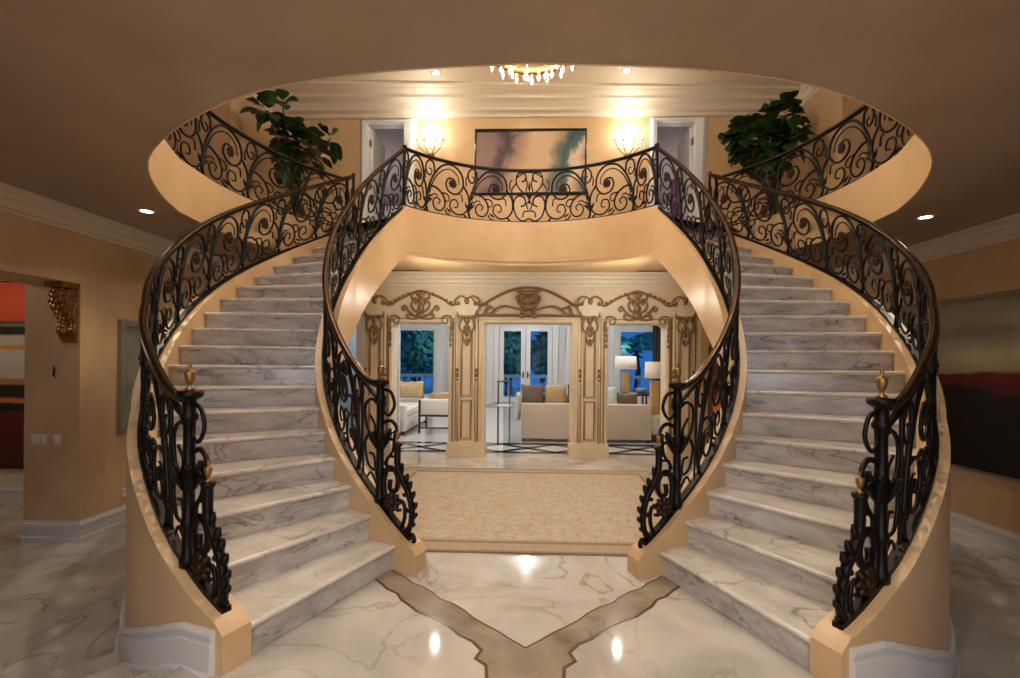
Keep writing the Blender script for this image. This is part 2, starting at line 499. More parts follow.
def panel(rail, a0, a1, hb, ht, root, flip=False, k=1.0, rad=.055):
    mb = MB()
    def mp(q):
        u = 1 - q[0] if flip else q[0]
        return rail.pt(a0 + (a1 - a0) * u, hb + (ht - hb) * q[1])
    for r, pts in SCROLLS:
        c = crom(pts, 5)
        P = [mp(q) for q in c]
        n = len(P)
        mb.tube(P, [r * 1.22 * k * (1.0 - .35 * (i / n)) for i in range(n)], 6)
    # leaves wrapped round the leaning stem
    for q0, q1, w in (((-.02, .1), (.1, .36), .03), ((.0, .16), (-.09, .3), .022), ((.02, .18), (.16, .28), .022), ((.05, .34), (.06, .5), .02), ((.6, .06), (.47, .14), .016), ((.88, .06), (.97, .0), .016)):
        a, b = mp(q0), mp(q1)
        mb.tube([a + (b - a) * t for t in (0, .2, .45, .7, 1)], [.004, w * .7 * k, w * k, w * .6 * k, .003], 6)
    o = mb.build('scroll_panel', M['iron'], root)
    # rosette
    ra = a0 + (a1 - a0) * ((1 - .63) if flip else .63)
    c = rail.pt(ra, hb + (ht - hb) * .62); nn, tt = rail.nrm(ra); up = np.array([0, 0, 1.])
    mb = MB()
    for j in range(8):
        an = 2 * PI * j / 8
        d = math.cos(an) * tt + math.sin(an) * up
        p0 = c + d * rad * .25; p1 = c + d * rad
        mb.tube([p0, p0 + (p1 - p0) * .5 + nn * .0, p1], [rad * .2, rad * .32, rad * .08], 6)
    mb.blob(c, rad * .42, rad * .42, rad * .42, 8, 6)
    mb.build('rosette', M['rosette'], o)
    return o

def finial(mb, x, y, z, s=1.):
    mb.lathe([(0, 0), (.028 * s, 0), (.03 * s, .012 * s), (.012 * s, .025 * s), (.01 * s, .04 * s), (.022 * s, .052 * s), (.03 * s, .085 * s), (.034 * s, .12 * s), (.03 * s, .125 * s), (.012 * s, .135 * s), (.008 * s, .15 * s), (.012 * s, .16 * s), (.006 * s, .175 * s), (0, .185 * s)], (x, y, z), 12)

def newel_end(rail, a_new, root, sgn=1):
    """newel post at a_new, with the leafy scroll running on down to the kerb end (a < a_new)"""
    b = rail.pt(a_new)
    x, y, z = b
    H = .93
    mb = MB()
    mb.lathe([(0, 0), (.046, 0), (.046, .05), (.034, .07), (.03, .2), (.04, .22), (.04, .25), (.03, .27), (.03, .42), (.044, .45), (.05, .49), (.04, .53), (.03, .56), (.03, .78), (.044, .8), (.044, .82), (.034, .84), (.034, .9), (.06, .915), (.068, .925), (.068, .95), (0, .952)], (x, y, z), 12)
    np_ = mb.build('newel_post', M['iron'], root)
    mb = MB(); finial(mb, x, y, z + .952, .84)
    f = mb.build('finial', M['brass'], np_); f['label'] = 'brass urn finial'
    zb = z
    def q(s, h):
        p = rail.pt(a_new - s * .9); return np.array([p[0], p[1], zb + h])
    mb = MB()
    def sc(pts, r):
        c = [q(*p) for p in crom(pts, 6)]; n = len(c)
        mb.tube(c, [r * (1 - .3 * i / n) for i in range(n)], 6)
    sc([(.03, .88), (.12, .86), (.16, .76), (.1, .68), (.04, .72), (.06, .79)], .014)
    sc([(.03, .62), (.13, .64), (.19, .58), (.16, .5), (.1, .52), (.12, .58)], .016)
    sc([(.17, .57), (.15, .42), (.08, .33), (.1, .26), (.2, .27)], .014)
    # oval leafy loop
    sc([(.2, .46), (.2, .32), (.24, .22), (.32, .1), (.355, -.04), (.33, -.15), (.26, -.19), (.17, -.12), (.08, .02), (.05, .16), (.09, .27), (.17, .27), (.21, .19), (.18, .11), (.12, .12), (.12, .19)], .027)
    sc([(.3, -.18), (.3, -.25), (.34, -.275), (.38, -.24), (.36, -.2), (.32, -.215)], .02)
    sc([(.24, -.18), (.28, -.08), (.27, .02), (.21, .04), (.2, -.03), (.24, -.03)], .017)
    sc([(.06, .3), (.1, .36), (.17, .37)], .014)
    sc([(.1, -.02), (.05, -.05), (.04, .0)], .012)
    for s0, h0, s1, h1, w_ in ((.27, .17, .33, .25, .026), (.3, .13, .37, .19, .028), (.33, .07, .405, .11, .028), (.35, .0, .43, .02, .028), (.355, -.06, .43, -.07, .026), (.34, -.12, .41, -.16, .024), (.23, .24, .27, .33, .022), (.3, -.18, .37, -.2, .02), (.29, .1, .24, .04, .02), (.33, -.02, .28, -.05, .02)):
        a, c = q(s0, h0), q(s0 + (s1 - s0) * .62, h0 + (h1 - h0) * .62)
        bend = np.array([0, 0, .014])
        mb.tube([a, a + (c - a) * .35, a + (c - a) * .7 + bend, c + bend * 2.2, c + bend * 2.6 - (c - a) * .12], [.01, w_ * .9, w_ * .8, w_ * .4, .002], 6)
    for k in range(6):
        an = 2 * PI * k / 6; d = np.array([math.cos(an), math.sin(an), 0])
        b0 = np.array([x, y, z + .42])
        mb.tube([b0 + d * .025, b0 + d * .06 + np.array([0, 0, .07]), b0 + d * .085 + np.array([0, 0, .13]), b0 + d * .11 + np.array([0, 0, .12])], [.014, .022, .016, .003], 6)
    o = mb.build('end_scroll', M['iron'], root)
    c = q(.14, .02); mb = MB()
    nn, tt = rail.nrm(a_new - .14); up = np.array([0, 0, 1.])
    for j in range(8):
        an = 2 * PI * j / 8; d = math.cos(an) * tt + math.sin(an) * up
        mb.tube([c + d * .02, c + d * .055, c + d * .09], [.022, .031, .006], 6)
    mb.blob(c, .036, .036, .036)
    mb.build('rosette', M['rosette'], o)
    # short post with its own urn
    p = q(.2, 0); mb = MB()
    mb.lathe([(0, .3), (.022, .3), (.026, .33), (.02, .36), (.02, .44), (.036, .455), (.04, .475), (0, .477)], (p[0], p[1], zb), 10)
    sp = mb.build('short_post', M['iron'], root)
    mb = MB(); finial(mb, p[0], p[1], zb + .477, .62)
    f = mb.build('finial', M['brass'], sp); f['label'] = 'small brass urn finial'
    # scrolls on the stair side of the newel
    mb = MB()
    def sc2(pts, r):
        c = [rail.pt(a_new + s, h) for s, h in crom(pts, 6)]; n = len(c)
        mb.tube(c, [r * (1 - .3 * i / n) for i in range(n)], 6)
    sc2([(.02, .74), (.1, .72), (.18, .6), (.16, .46), (.08, .44), (.06, .54), (.12, .58)], .014)
    sc2([(.02, .4), (.12, .42), (.18, .3), (.14, .18), (.06, .2), (.07, .3), (.12, .28)], .013)
    sc2([(.22, .76), (.22, .4), (.2, .05)], .012)
    sc2([(.02, .1), (.1, .14), (.15, .06)], .011)
    mb.build('side_scroll', M['iron'], root)

def stair_rail(mir, outer):
    side = 'right' if mir else 'left'
    rf = r_out if outer else r_in
    t_end, t_new, t_top = (22.0, 28.0, 134) if outer else (17.5, 27.0, 134)
    # the rail is mirrored by giving it mirrored points
    pts = [pol(t, rf(t), zo(t) if outer else zc(t)) for t in arc(t_end, t_top, 150)]
    R = Rail(pts, mir)
    a_new = R.S[int(round((t_new - t_end) / (t_top - t_end) * 150))]
    b = R.pt(a_new)
    where = 'outer' if outer else 'inner'
    lab = (f'black wrought-iron scroll railing along the outer side of the {side}-hand stairs' if outer else
           f'black wrought-iron scroll railing on the inner side of the {side}-hand stairs, facing the rug')
    root = empty('stair_railing', (0, 0, 0), lab, 'railing', 'wrought-iron stair railings')
    mb = MB(); mb.sweep(R.path(0, R.L, .0, .05), [(p[0] * 1.2, p[1]) for p in BR], smooth=False); mb.build('bottom_rail', M['iron'], root)
    mb = MB()
    pa = R.path(a_new, R.L, RAIL_H - .045, .05)
    for i, p in enumerate(pa[:6]): p[2] += (.09) * (1 - i / 6) ** 2
    mb.sweep(pa, HR, smooth=True); h = mb.build('handrail', M['bronze'], root); h['label'] = 'polished bronze-brown handrail'
    mb = MB(); mb.sweep(R.path(a_new + .02, R.L, RAIL_H - .07, .05), [(-.018, 0), (-.018, .02), (.018, .02), (.018, 0)], smooth=False); mb.build('top_bar', M['iron'], root)
    newel_end(R, a_new, root)
    n = 9 if outer else 7
    s0 = a_new + (.25); w = (R.L - s0) / n
    for k in range(n):
        panel(R, s0 + w * k, s0 + w * (k + 1), .03, RAIL_H - .07, root, flip=False, k=1.0 if outer else .95, rad=.07 if outer else .055)
    # top post
    p = R.pt(R.L)
    mb = MB(); mb.lathe([(0, 0), (.03, 0), (.026, .06), (.022, .4), (.03, .43), (.022, .46), (.022, RAIL_H - .03), (.035, RAIL_H + .005), (0, RAIL_H + .01)], p, 10)
    mb.build('top_post', M['iron'], root)
    return R
RL_in = stair_rail(False, False); RR_in = stair_rail(True, False)
RL_out = stair_rail(False, True); RR_out = stair_rail(True, True)

# balcony
BC = pol(134, 1.98)
ZB = zc(134)                                  # rail base level
def balc_y(x):                                 # arc through the two corners and the middle
    xc = abs(BC[0]); sag = .85; R = (xc * xc + sag * sag) / (2 * sag)
    return BC[1] + math.sqrt(R * R - x * x) - (R - sag)
bal = [(x, balc_y(x), ZB) for x in np.linspace(BC[0], -BC[0], 80)]
RB = Rail(bal)
root = empty('balcony_railing', (0, 0, 0), 'black scroll railing curving along the front of the upper balcony', 'railing')
mb = MB(); mb.sweep(RB.path(0, RB.L, 0), BR, smooth=False); mb.build('bottom_rail', M['iron'], root)
mb = MB(); mb.sweep(RB.path(0, RB.L, RAIL_H - .045), HR); mb.build('handrail', M['iron'], root)
mid = RB.L / 2; mw = .26
w = (mid - mw) / 2.55
pan = [(mid - mw - w, mid - mw, False), (mid - mw - 2 * w, mid - mw - w, False), (mid - mw - 2.55 * w, mid - mw - 2 * w, False)]
for a0, a1, fl in pan:
    panel(RB, a0, a1, .03, RAIL_H - .045, root, False, 1.05, .07)
    panel(RB, RB.L - a1, RB.L - a0, .03, RAIL_H - .045, root, True, 1.05, .07)
mb = MB()
for sg in (-1, 1):
    for r, pts in [(.013, [(0, .08), (.1, .04), (.2, .12), (.24, .3), (.18, .42), (.08, .4), (.06, .3), (.13, .26)]),
                   (.012, [(.02, .44), (.12, .5), (.2, .62), (.18, .76), (.08, .78), (.05, .68), (.12, .64)]),
                   (.011, [(.0, .79), (.1, .77), (.2, .7)]), (.011, [(.02, .4), (.05, .5), (.03, .62), (.07, .7)]),
                   (.011, [(.0, .2), (.08, .18), (.1, .1)]), (.011, [(.24, .3), (.27, .5), (.2, .62)]), (.01, [(.0, .34), (.04, .3), (.02, .22)])]:
        mb.tube([RB.pt(mid + sg * q[0], q[1]) for q in crom(pts, 6)], r, 6)
for h0, h1, w_ in ((.36, .5, .03), (.3, .4, .02), (.5, .64, .022)):
    mb.tube([RB.pt(mid, h0 + (h1 - h0) * t) for t in (0, .3, .6, 1)], [.004, w_, w_ * .8, .003], 6)
mb.build('centre_medallion', M['iron'], root)

# hole edge of the upper floor, left half, from the near middle round to the stair head
def r_hole(th): return r_out(th) + .115
near = [(0, 2.64), (-.8, 2.70), (-1.53, 2.87), (-2.12, 3.17), (-2.70, 3.6), (-3.1, 4.04), (-3.44, 4.64), (-3.66, 5.2)]
rest = [pol(t, r_hole(t))[:2] for t in arc(93, 134, 10)]
HOLE_L = crom(near, 6)[:-1] + crom([near[-1]] + rest, 3)
def gal_pts():
    pts = []
    for t in arc(134, 92, 20):
        pts.append(pol(t, r_hole(t) + .05)[:2])
    nn = [(-3.74, 5.2), (-3.55, 4.6), (-3.2, 3.98), (-2.78, 3.52)]
    pts = pts + nn
    return [(p[0], p[1], FL2 + .08) for p in crom(pts, 3)]
for mir in (False, True):
    side = 'right' if mir else 'left'
    R = Rail(gal_pts(), mir)
    root = empty('gallery_railing', (0, 0, 0), f'black scroll railing of the upper gallery above the {side}-hand stairs', 'railing', 'upper gallery railings')
    mb = MB(); mb.sweep(R.path(0, R.L, 0), BR, smooth=False); mb.build('bottom_rail', M['iron'], root)
    mb = MB(); mb.sweep(R.path(0, R.L, RAIL_H - .045), HR); mb.build('handrail', M['iron'], root)
    n = 6; w = (R.L - .1) / n
    for k in range(n): panel(R, .1 + w * k, .1 + w * (k + 1), .03, RAIL_H - .045, root, True, 1.05, .065)
    p = R.pt(.03)
    mb = MB(); mb.lathe([(0, 0), (.035, 0), (.03, .06), (.026, .4), (.034, .43), (.026, .46), (.026, RAIL_H - .03), (.042, RAIL_H + .02), (0, RAIL_H + .03)], p, 10)
    mb.build('end_post', M['iron'], root)

# ------------------------------------------------------------------ shell
XL, XR = -4.85, 5.12
def poly_with_hole(mb, outer_l, hole_l, z):
    pass
hole = [(x, y) for x, y in HOLE_L]                       # near middle -> stair head (left)
arcpts = [(x, balc_y(x)) for x in np.linspace(BC[0], -BC[0], 24)]
def slab_faces(z0, z1, mat, name, label):
    """upper floor slab with the open well; made of left and right halves cut at x=0"""
    mb = MB()
    for sg in (-1, 1):
        h = [(p[0] * -sg, p[1]) for p in hole]
        back = [(x * -sg, y) for x, y in arcpts if x <= 1e-6]
        if abs(back[-1][0]) > 1e-6: back.append((0, balc_y(0)))
        bound = h + back                                  # 0,near ... stair head, corner ... 0,back
        X = 6.4 * sg
        n = len(bound)
        outer = []
        for i, (x, y) in enumerate(bound):
            f = i / (n - 1)
            outer.append(None)
        # strip between the bound and an outer rectangle path: (0,-4) (X,-4) (X,9.5) (0,9.5)
        rect = [(0, -4), (X, -4), (X, 9.5), (0, 9.5)]
        segs = [abs(X), 13.5, abs(X)]; tot = sum(segs)
        d = [0.]
        for a, b in zip(bound, bound[1:]): d.append(d[-1] + math.hypot(b[0] - a[0], b[1] - a[1]))
        def rp(f):
            s = f * tot
            for k in range(3):
                if s <= segs[k] + 1e-9:
                    t = s / segs[k]; return (rect[k][0] + (rect[k + 1][0] - rect[k][0]) * t, rect[k][1] + (rect[k + 1][1] - rect[k][1]) * t)
                s -= segs[k]
            return rect[3]
        fr = [q / d[-1] for q in d]
        # insert corners
        for cf in (segs[0] / tot, (segs[0] + segs[1]) / tot):
            k = min(range(n), key=lambda j: abs(fr[j] - cf)); fr[k] = cf
        out = [rp(f) for f in fr]
        vs = [(x, y, z0) for x, y in bound] + [(x, y, z0) for x, y in out] + [(x, y, z1) for x, y in bound] + [(x, y, z1) for x, y in out]
        fs = []
        for i in range(n - 1):
            fs += [(i, i + 1, n + i + 1, n + i), (2 * n + i, 3 * n + i, 3 * n + i + 1, 2 * n + i + 1), (i, 2 * n + i, 2 * n + i + 1, i + 1)]
        mb.add(vs, fs, False)
    o = mb.build(name, mat); auto_smooth(o, 30)
    setp(o, label, None, None, 'structure')
    return o
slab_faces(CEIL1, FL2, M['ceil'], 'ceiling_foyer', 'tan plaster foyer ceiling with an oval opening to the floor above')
# kerb lip round the well (rail base) and fascia skin in wall plaster
mb = MB()
for sg in (1, -1):
    mb.sweep([(p[0] * sg, p[1], 0) for p in HOLE_L], [(-.006, CEIL1 - .004), (-.006, FL2 + .08), (.16, FL2 + .08), (.16, FL2), (.004, FL2), (.004, CEIL1 - .004)] if sg == -1 else [(.006, CEIL1 - .004), (.006, FL2 + .08), (-.16, FL2 + .08), (-.16, FL2), (-.004, FL2), (-.004, CEIL1 - .004)], smooth=False)
o = struct(mb, 'trim_1', M['wall'], 'smooth tan fascia round the oval ceiling opening'); auto_smooth(o, 30)
# balcony beam: fascia and soffit
ZS = 3.0
mb = MB()
front = [(x, balc_y(x)) for x in np.linspace(BC[0], -BC[0], 40)]
def beam(mb, off0, off1, z0, z1):
    a = [(x, y + off0) for x, y in front]
    poly = a + [(-BC[0] + .0, YA + .02), (BC[0] - .0, YA + .02)]
    mb.prism(poly, z0, z1)
beam(mb, -.085, 0, ZS + .02, ZB)
beam(mb, -.105, 0, ZS + .075, ZS + .10)
mb.prism([(BC[0], BC[1] + .0), (BC[0], YA + .02), (-4.8, YA + .02), pol(134, 3.46)[:2]], ZS + .05, FL2)
mb.prism([(-BC[0], BC[1] + .0), (-BC[0], YA + .02), (4.8, YA + .02), (-pol(134, 3.46)[0], pol(134, 3.46)[1])], ZS + .05, FL2)
o = struct(mb, 'trim_2', M['wall'], 'curved tan plaster front of the balcony'); auto_smooth(o, 30)

# floors
fl = [(-1.75, -4), (-1.75, 2.55)] + [pol(t, r_out(t))[:2] for t in arc(21, 112, 24)] + [(XL - 1.6, 7.4), (XL - 1.6, YA + .2)]
fl = fl + [(-x, y) for x, y in fl[::-1]]
mb = MB(); mb.prism(fl, -.6, 0)
FLOOR = struct(mb, 'floor', M['floor'], 'polished cream marble floor of the foyer')
mb = MB(); mb.box(-9.5, 9.5, -4, 8.4, SIDE - .3, SIDE)
struct(mb, 'floor_side', M['floor'], 'lower marble floor of the side halls')
# side steps down beside the kerb walls
for sg, nm in ((1, 'left'), (-1, 'right')):
    mb = MB()
    for k in range(3):
        t0, t1 = 23 + 7 * k, 23 + 7 * (k + 1)
        tq = arc(t0, t1, 6)
        q = [pol(t, r_out(t) + HW + .02) for t in tq] + [pol(t, 4.7) for t in tq[::-1]]
        mb.prism([(p[0] * sg, p[1]) for p in q], SIDE + .001, -.11 * (k + 1))
    struct(mb, 'floor_step_' + nm, M['floor'], 'shallow marble steps down to the side hall')
# Y-shaped inlay with ragged brown edges
def ragged(a, b, n, amp, seed):
    r = random.Random(seed); out = []
    for k in range(n + 1):
        t = k / n; dx, dy = b[0] - a[0], b[1] - a[1]; l = math.hypot(dx, dy)
        e = (r.random() - .5) * amp * (1 if 0 < k < n else 0)
        out.append((a[0] + dx * t - dy / l * e, a[1] + dy * t + dx / l * e))
    return out
iL = ragged((0, 2.77), (-1.10, 3.87), 14, .03, 3)
oL = ragged((-.235, 2.735), (-1.22, 3.72), 14, .05, 4)
stemL = ragged((-.215, 1.2), (-.2, 2.6), 14, .05, 5)
ragL = stemL + [(-.26, 2.66)] + oL
ploy = [(0, 1.2)] + ragL + iL[::-1]
mb = MB()
full = ragL + iL[::-1] + [(-x, y) for x, y in iL[1:]] + [(-x, y) for x, y in ragL[::-1]]
mb.prism(full, -.002, .0015); mb.build('inlay', M['inlay'], FLOOR)
mb = MB()
for sg in (1, -1):
    mb.sweep([(x * sg, y, .0005) for x, y in ragL], [(-.009, 0), (-.009, .0025), (.009, .0025), (.009, 0)], smooth=False)
    mb.sweep([(x * sg, y, .0005) for x, y in iL], [(-.005, 0), (-.005, .0025), (.005, .0025), (.005, 0)], smooth=False)
mb.build('inlay_edge', M['vein'], FLOOR)

# side walls, each with crown and baseboard
def crown_prof(h, p): return [(0, 0), (0, -h), (-.1 * p, -h), (-.14 * p, -h * .86), (-.3 * p, -h * .8), (-.42 * p, -h * .55), (-.62 * p, -h * .42), (-.66 * p, -h * .3), (-.86 * p, -h * .2), (-p, -h * .12), (-p, 0)]
def base_prof(h): return [(0, 0), (-.03, 0), (-.03, h * .24), (-.022, h * .27), (-.022, h * .7), (-.03, h * .74), (-.026, h * .86), (-.014, h * .92), (-.012, h), (0, h)]
ycorn = 5.36
mb = MB()   # left wall: full wall beyond the opening, header above it, near part off-frame
mb.box(XL - .12, XL, ycorn + .12, YA + .1, SIDE, CEIL1)
mb.box(XL - .62, XL, 2.6, ycorn, 2.36, CEIL1)
mb.box(XL - .62, XL, ycorn, ycorn + .12, SIDE, CEIL1)      # the jamb
mb.box(XL - .62, XL, -4, 2.6, SIDE, CEIL1)
WL = struct(mb, 'wall_left', M['wall'], 'tan plaster wall of the left side hall')
mb = MB(); mb.box(XR, XR + .12, -4, YA + .1, SIDE, CEIL1)
struct(mb, 'wall_right', M['wall'], 'tan plaster wall of the right side hall')
mb = MB(); mb.sweep([(XL, YA, CEIL1), (XL, -4, CEIL1)], [(p[0], p[1]) for p in crown_prof(.2, .2)], smooth=False)
struct(mb, 'trim_3', M['cream'], 'cream crown moulding of the left side hall')
mb = MB(); mb.sweep([(XR, -4, CEIL1), (XR, YA, CEIL1)], crown_prof(.2, .2), smooth=False)
struct(mb, 'trim_4', M['cream'], 'cream crown moulding of the right side hall')
mb = MB(); mb.sweep([(XL, YA, SIDE), (XL, ycorn, SIDE), (XL - .62, ycorn, SIDE)], base_prof(.24), smooth=False)
struct(mb, 'baseboard_left', M['white'], 'white moulded baseboard of the left hall')
mb = MB(); mb.sweep([(XR, -4, SIDE), (XR, YA, SIDE)], base_prof(.26), smooth=False)
struct(mb, 'baseboard_right', M['white'], 'white moulded baseboard of the right hall')
mb = MB()  # unseen walls added to darken the side halls and cut sky light
for sg in (-1, 1):
    a, b = sorted((2.3 * sg, 2.55 * sg)); mb.box(a, b, -4, .9, -.6, CEIL1)
    a, b = sorted((1.3 * sg, 2.3 * sg)); mb.box(a, b, -4, -3.8, -.6, CEIL1)
mb.box(-1.3, 1.3, -4, -3.8, 2.8, CEIL1)
struct(mb, 'wall_baffle', M['wall'], 'unseen tan entrance walls added to shade the side halls')
# room beyond the left opening
mb = MB(); mb.box(-10, XL - .62, 6.7, 6.8, SIDE, CEIL1); mb.box(-10, XL - .6, -4, 6.8, CEIL1, CEIL1 + .1)
mb.box(-9.6, -9.5, -4, 6.8, SIDE, CEIL1)
struct(mb, 'wall_side_room', M['cream'], 'cream wall of the room through the left opening')
mb = MB(); mb.sweep([(XL - .62, 6.7, SIDE), (-9.5, 6.7, SIDE)], base_prof(.26), smooth=False)
struct(mb, 'baseboard_side_room', M['white'])
# flanking back walls beside the carved wall
XW = 2.83
mb = MB(); mb.box(XL - .1, -XW, YA, YA + .2, 0, 2.3); mb.box(XL - .1, -XW, YA, YA + .2, 0, CEIL1)
mb.v = []; mb.f = []; mb.sm = []
mb.box(XL - .1, -3.55, YA, YA + .2, -.5, CEIL1); mb.box(-3.55, -XW, YA, YA + .2, 2.35, CEIL1)
struct(mb, 'wall_back_left', M['wall'], 'tan wall under the left stairs')
mb = MB(); mb.box(XW, XR + .1, YA, YA + .2, -.5, CEIL1)
struct(mb, 'wall_back_right', M['wall'], 'tan wall under the right stairs')

# upper storey
mb = MB()
DX0, DX1, DZ = 2.27, 3.02, FL2 + 2.38
mb.box(-XU, -DX1, YB, YB + .2, FL2, CEIL2); mb.box(-DX0, DX0, YB, YB + .2, FL2, CEIL2); mb.box(DX1, XU, YB, YB + .2, FL2, CEIL2)
mb.box(-DX1, -DX0, YB, YB + .2, DZ, CEIL2); mb.box(DX0, DX1, YB, YB + .2, DZ, CEIL2)
struct(mb, 'wall_upper', M['wall'], 'tan plaster back wall of the upper gallery')
XU = 4.7
mb = MB()
for sg in (-1, 1):
    a, b = sorted((XU * sg, (XU + .15) * sg)); mb.box(a, b, 7.85, YB, FL2, CEIL2)
    a, b = sorted(((XU + .15) * sg, 6.4 * sg)); mb.box(a, b, 7.85, 8.0, FL2, CEIL2)
    a, b = sorted((6.4 * sg, 6.6 * sg)); mb.box(a, b, -4, 8.0, FL2, CEIL2)
struct(mb, 'wall_upper_side', M['wall'], 'tan side walls of the upper gallery')
mb = MB(); mb.box(-6.5, 6.5, -4, YB + .2, CEIL2, CEIL2 + .1)
struct(mb, 'ceiling_upper', M['cream'], 'pale upper ceiling')
mb = MB()
cp = crown_prof(.34, .37)
mb.sweep([(-6.3, 7.85, CEIL2), (-XU, 7.85, CEIL2), (-XU, YB, CEIL2), (XU, YB, CEIL2), (XU, 7.85, CEIL2), (6.3, 7.85, CEIL2)], [(-p[0], p[1]) for p in cp], smooth=False)
struct(mb, 'trim_5', M['cream'], 'deep cream crown moulding of the upper gallery')
# door casings, leaves and the rooms behind
for sg, nm in ((-1, 'left'), (1, 'right')):
    a, b = sorted((DX0 * sg, DX1 * sg))
    mb = MB()
    prof = [(-.02, 0), (-.02, .03), (.05, .045), (.09, .02), (.1, 0)]
    mb.sweep_xz([(a, FL2), (a, DZ), (b, DZ), (b, FL2)], prof, YB)
    mb.box(a + .001, a + .03, YB + .002, YB + .198, FL2, DZ - .031); mb.box(b - .03, b - .001, YB + .002, YB + .198, FL2, DZ - .031); mb.box(a + .001, b - .001, YB + .002, YB + .198, DZ - .03, DZ - .001)
    D = struct(mb, 'door_1' if sg < 0 else 'door_2', M['white'], f'white casing of the {nm} upper doorway')
    # open leaf hinged on the outer side, swung back into the room
    hx = (a + .035) if sg < 0 else (b - .035)
    mb = MB(); mb.box(min(hx, hx + .04 * -sg), max(hx, hx + .04 * -sg), YB + .2, YB + .98, FL2 + .01, DZ - .04)
    leaf = mb.build('door_leaf', M['white'], D)
    mb = MB()
    for zz in (FL2 + .4, FL2 + 1.2, FL2 + 2.0): mb.box(hx - .02, hx + .02, YB + .12, YB + .2, zz, zz + .12)
    mb.build('hinge', M['brass'], D)
    mb = MB()
    rx0, rx1 = sorted((sg * 1.4, sg * 5.2))
    mb.box(rx0, rx1, 12.4, 12.5, FL2, CEIL2); mb.box(rx0 - .1, rx0, YB + .2, 12.5, FL2, CEIL2); mb.box(rx1, rx1 + .1, YB + .2, 12.5, FL2, CEIL2)
    mb.box(rx0, rx1, 9.5, 12.5, FL2 - .12, FL2)
    # sloping ceiling
    zz0, zz1 = (5.2, 6.6) if sg < 0 else (6.6, 5.2)
    mb.add([(rx0, YB + .2, 6.5), (rx1, YB + .2, 6.5), (rx1, 12.5, 5.3), (rx0, 12.5, 5.3), (rx0, YB + .2, 6.6), (rx1, YB + .2, 6.6), (rx1, 12.5, 5.4), (rx0, 12.5, 5.4)], [(0, 1, 2, 3), (4, 7, 6, 5), (0, 4, 5, 1), (1, 5, 6, 2), (2, 6, 7, 3), (3, 7, 4, 0)])
    struct(mb, 'wall_bedroom_' + nm, M['greyroom'], f'lilac-grey room seen through the {nm} upper doorway')
    mb = MB()
    mb.sweep([(rx1, 12.4, 5.3), (rx0, 12.4, 5.3)] , crown_prof(.22, .2), smooth=False)
    struct(mb, 'trim_6' if sg < 0 else 'trim_7', M['white'], f'white cornice inside the {nm} upper room')

root = empty('curtain', (2.95, 10.0, FL2), 'mauve drape hanging inside the right upper doorway', 'curtain')
mb = MB(); path = [(2.74 + .42 * t, 10.0 + .03 * math.sin(t * 30)) for t in np.linspace(0, 1, 40)]
mb.add([(x, y, z) for x, y in path for z in (FL2 + .02, 5.1)], [(2 * i, 2 * i + 2, 2 * i + 3, 2 * i + 1) for i in range(39)], True)
o = wp(mb, 'fabric', M['mauve'], root); o.modifiers.new('s', 'SOLIDIFY').thickness = .012
mb = MB(); mb.tube([(2.65, 10.0, 5.12), (3.25, 10.0, 5.12)], .014, 8); wp(mb, 'rod', M['brass'], root)
root = empty('wall_hook', (-5.13, ycorn, 1.42), 'small dark bronze hook alone on the jamb above the switches', 'hook')
mb = MB(); mb.tube([(-5.14, ycorn - .004, 1.47), (-5.12, ycorn - .02, 1.42), (-5.115, ycorn - .03, 1.37), (-5.11, ycorn - .012, 1.345)], [.006, .012, .01, .004], 6); wp(mb, 'body', M['rosette'], root)
# ------------------------------------------------------------------ carved wall with three openings
W2 = lambda u, v: ((u - 526.5) * YA / 510, EYE + (361.5 - v) * YA / 510)
root = empty('carved_wall_screen', (0, YA, 0), 'cream and gilt carved wall with three openings to the living room', 'wall panelling')
OC, OS0, OS1, OT = .715, 1.31, 2.26, 2.2
def P_(mb, n, m): return wp(mb, n, m, root)
mb = MB()
T0, T1 = YA, YA + .32
for x0, x1 in ((-XW, -OS1), (-OS0, -OC), (OC, OS0), (OS1, XW)): mb.box(x0, x1, T0, T1, 0, OT)
mb.box(-XW, XW, T0, T1, OT, ZS + .04)
ch = .09
for x, d in ((-OS1, 1), (-OS0, -1), (OS0, 1), (OS1, -1)):
    pts = [(x, OT), (x + d * ch, OT)] + [(x + d * ch * (1 - math.sin(a)), OT - ch * (1 - math.cos(a))) for a in np.linspace(.2, PI / 2, 6)]
    mb.xprism(pts if d < 0 else pts[::-1], T0 + .01, T1 - .01)
P_(mb, 'panelling', M['carve'])
# plinths
for x0, x1 in ((-XW, -OS1), (-OS0, -OC), (OC, OS0), (OS1, XW)):
    mb = MB(); mb.box(x0 - .02, x1 + .02, T0 - .13, T1 + .02, 0, .19); mb.box(x0 - .01, x1 + .01, T0 - .11, T0, .19, .23); mb.box(x0 + .19, x1 - .19, T0 - .16, T0, 0, .2)
    P_(mb, 'plinth', M['carve'])
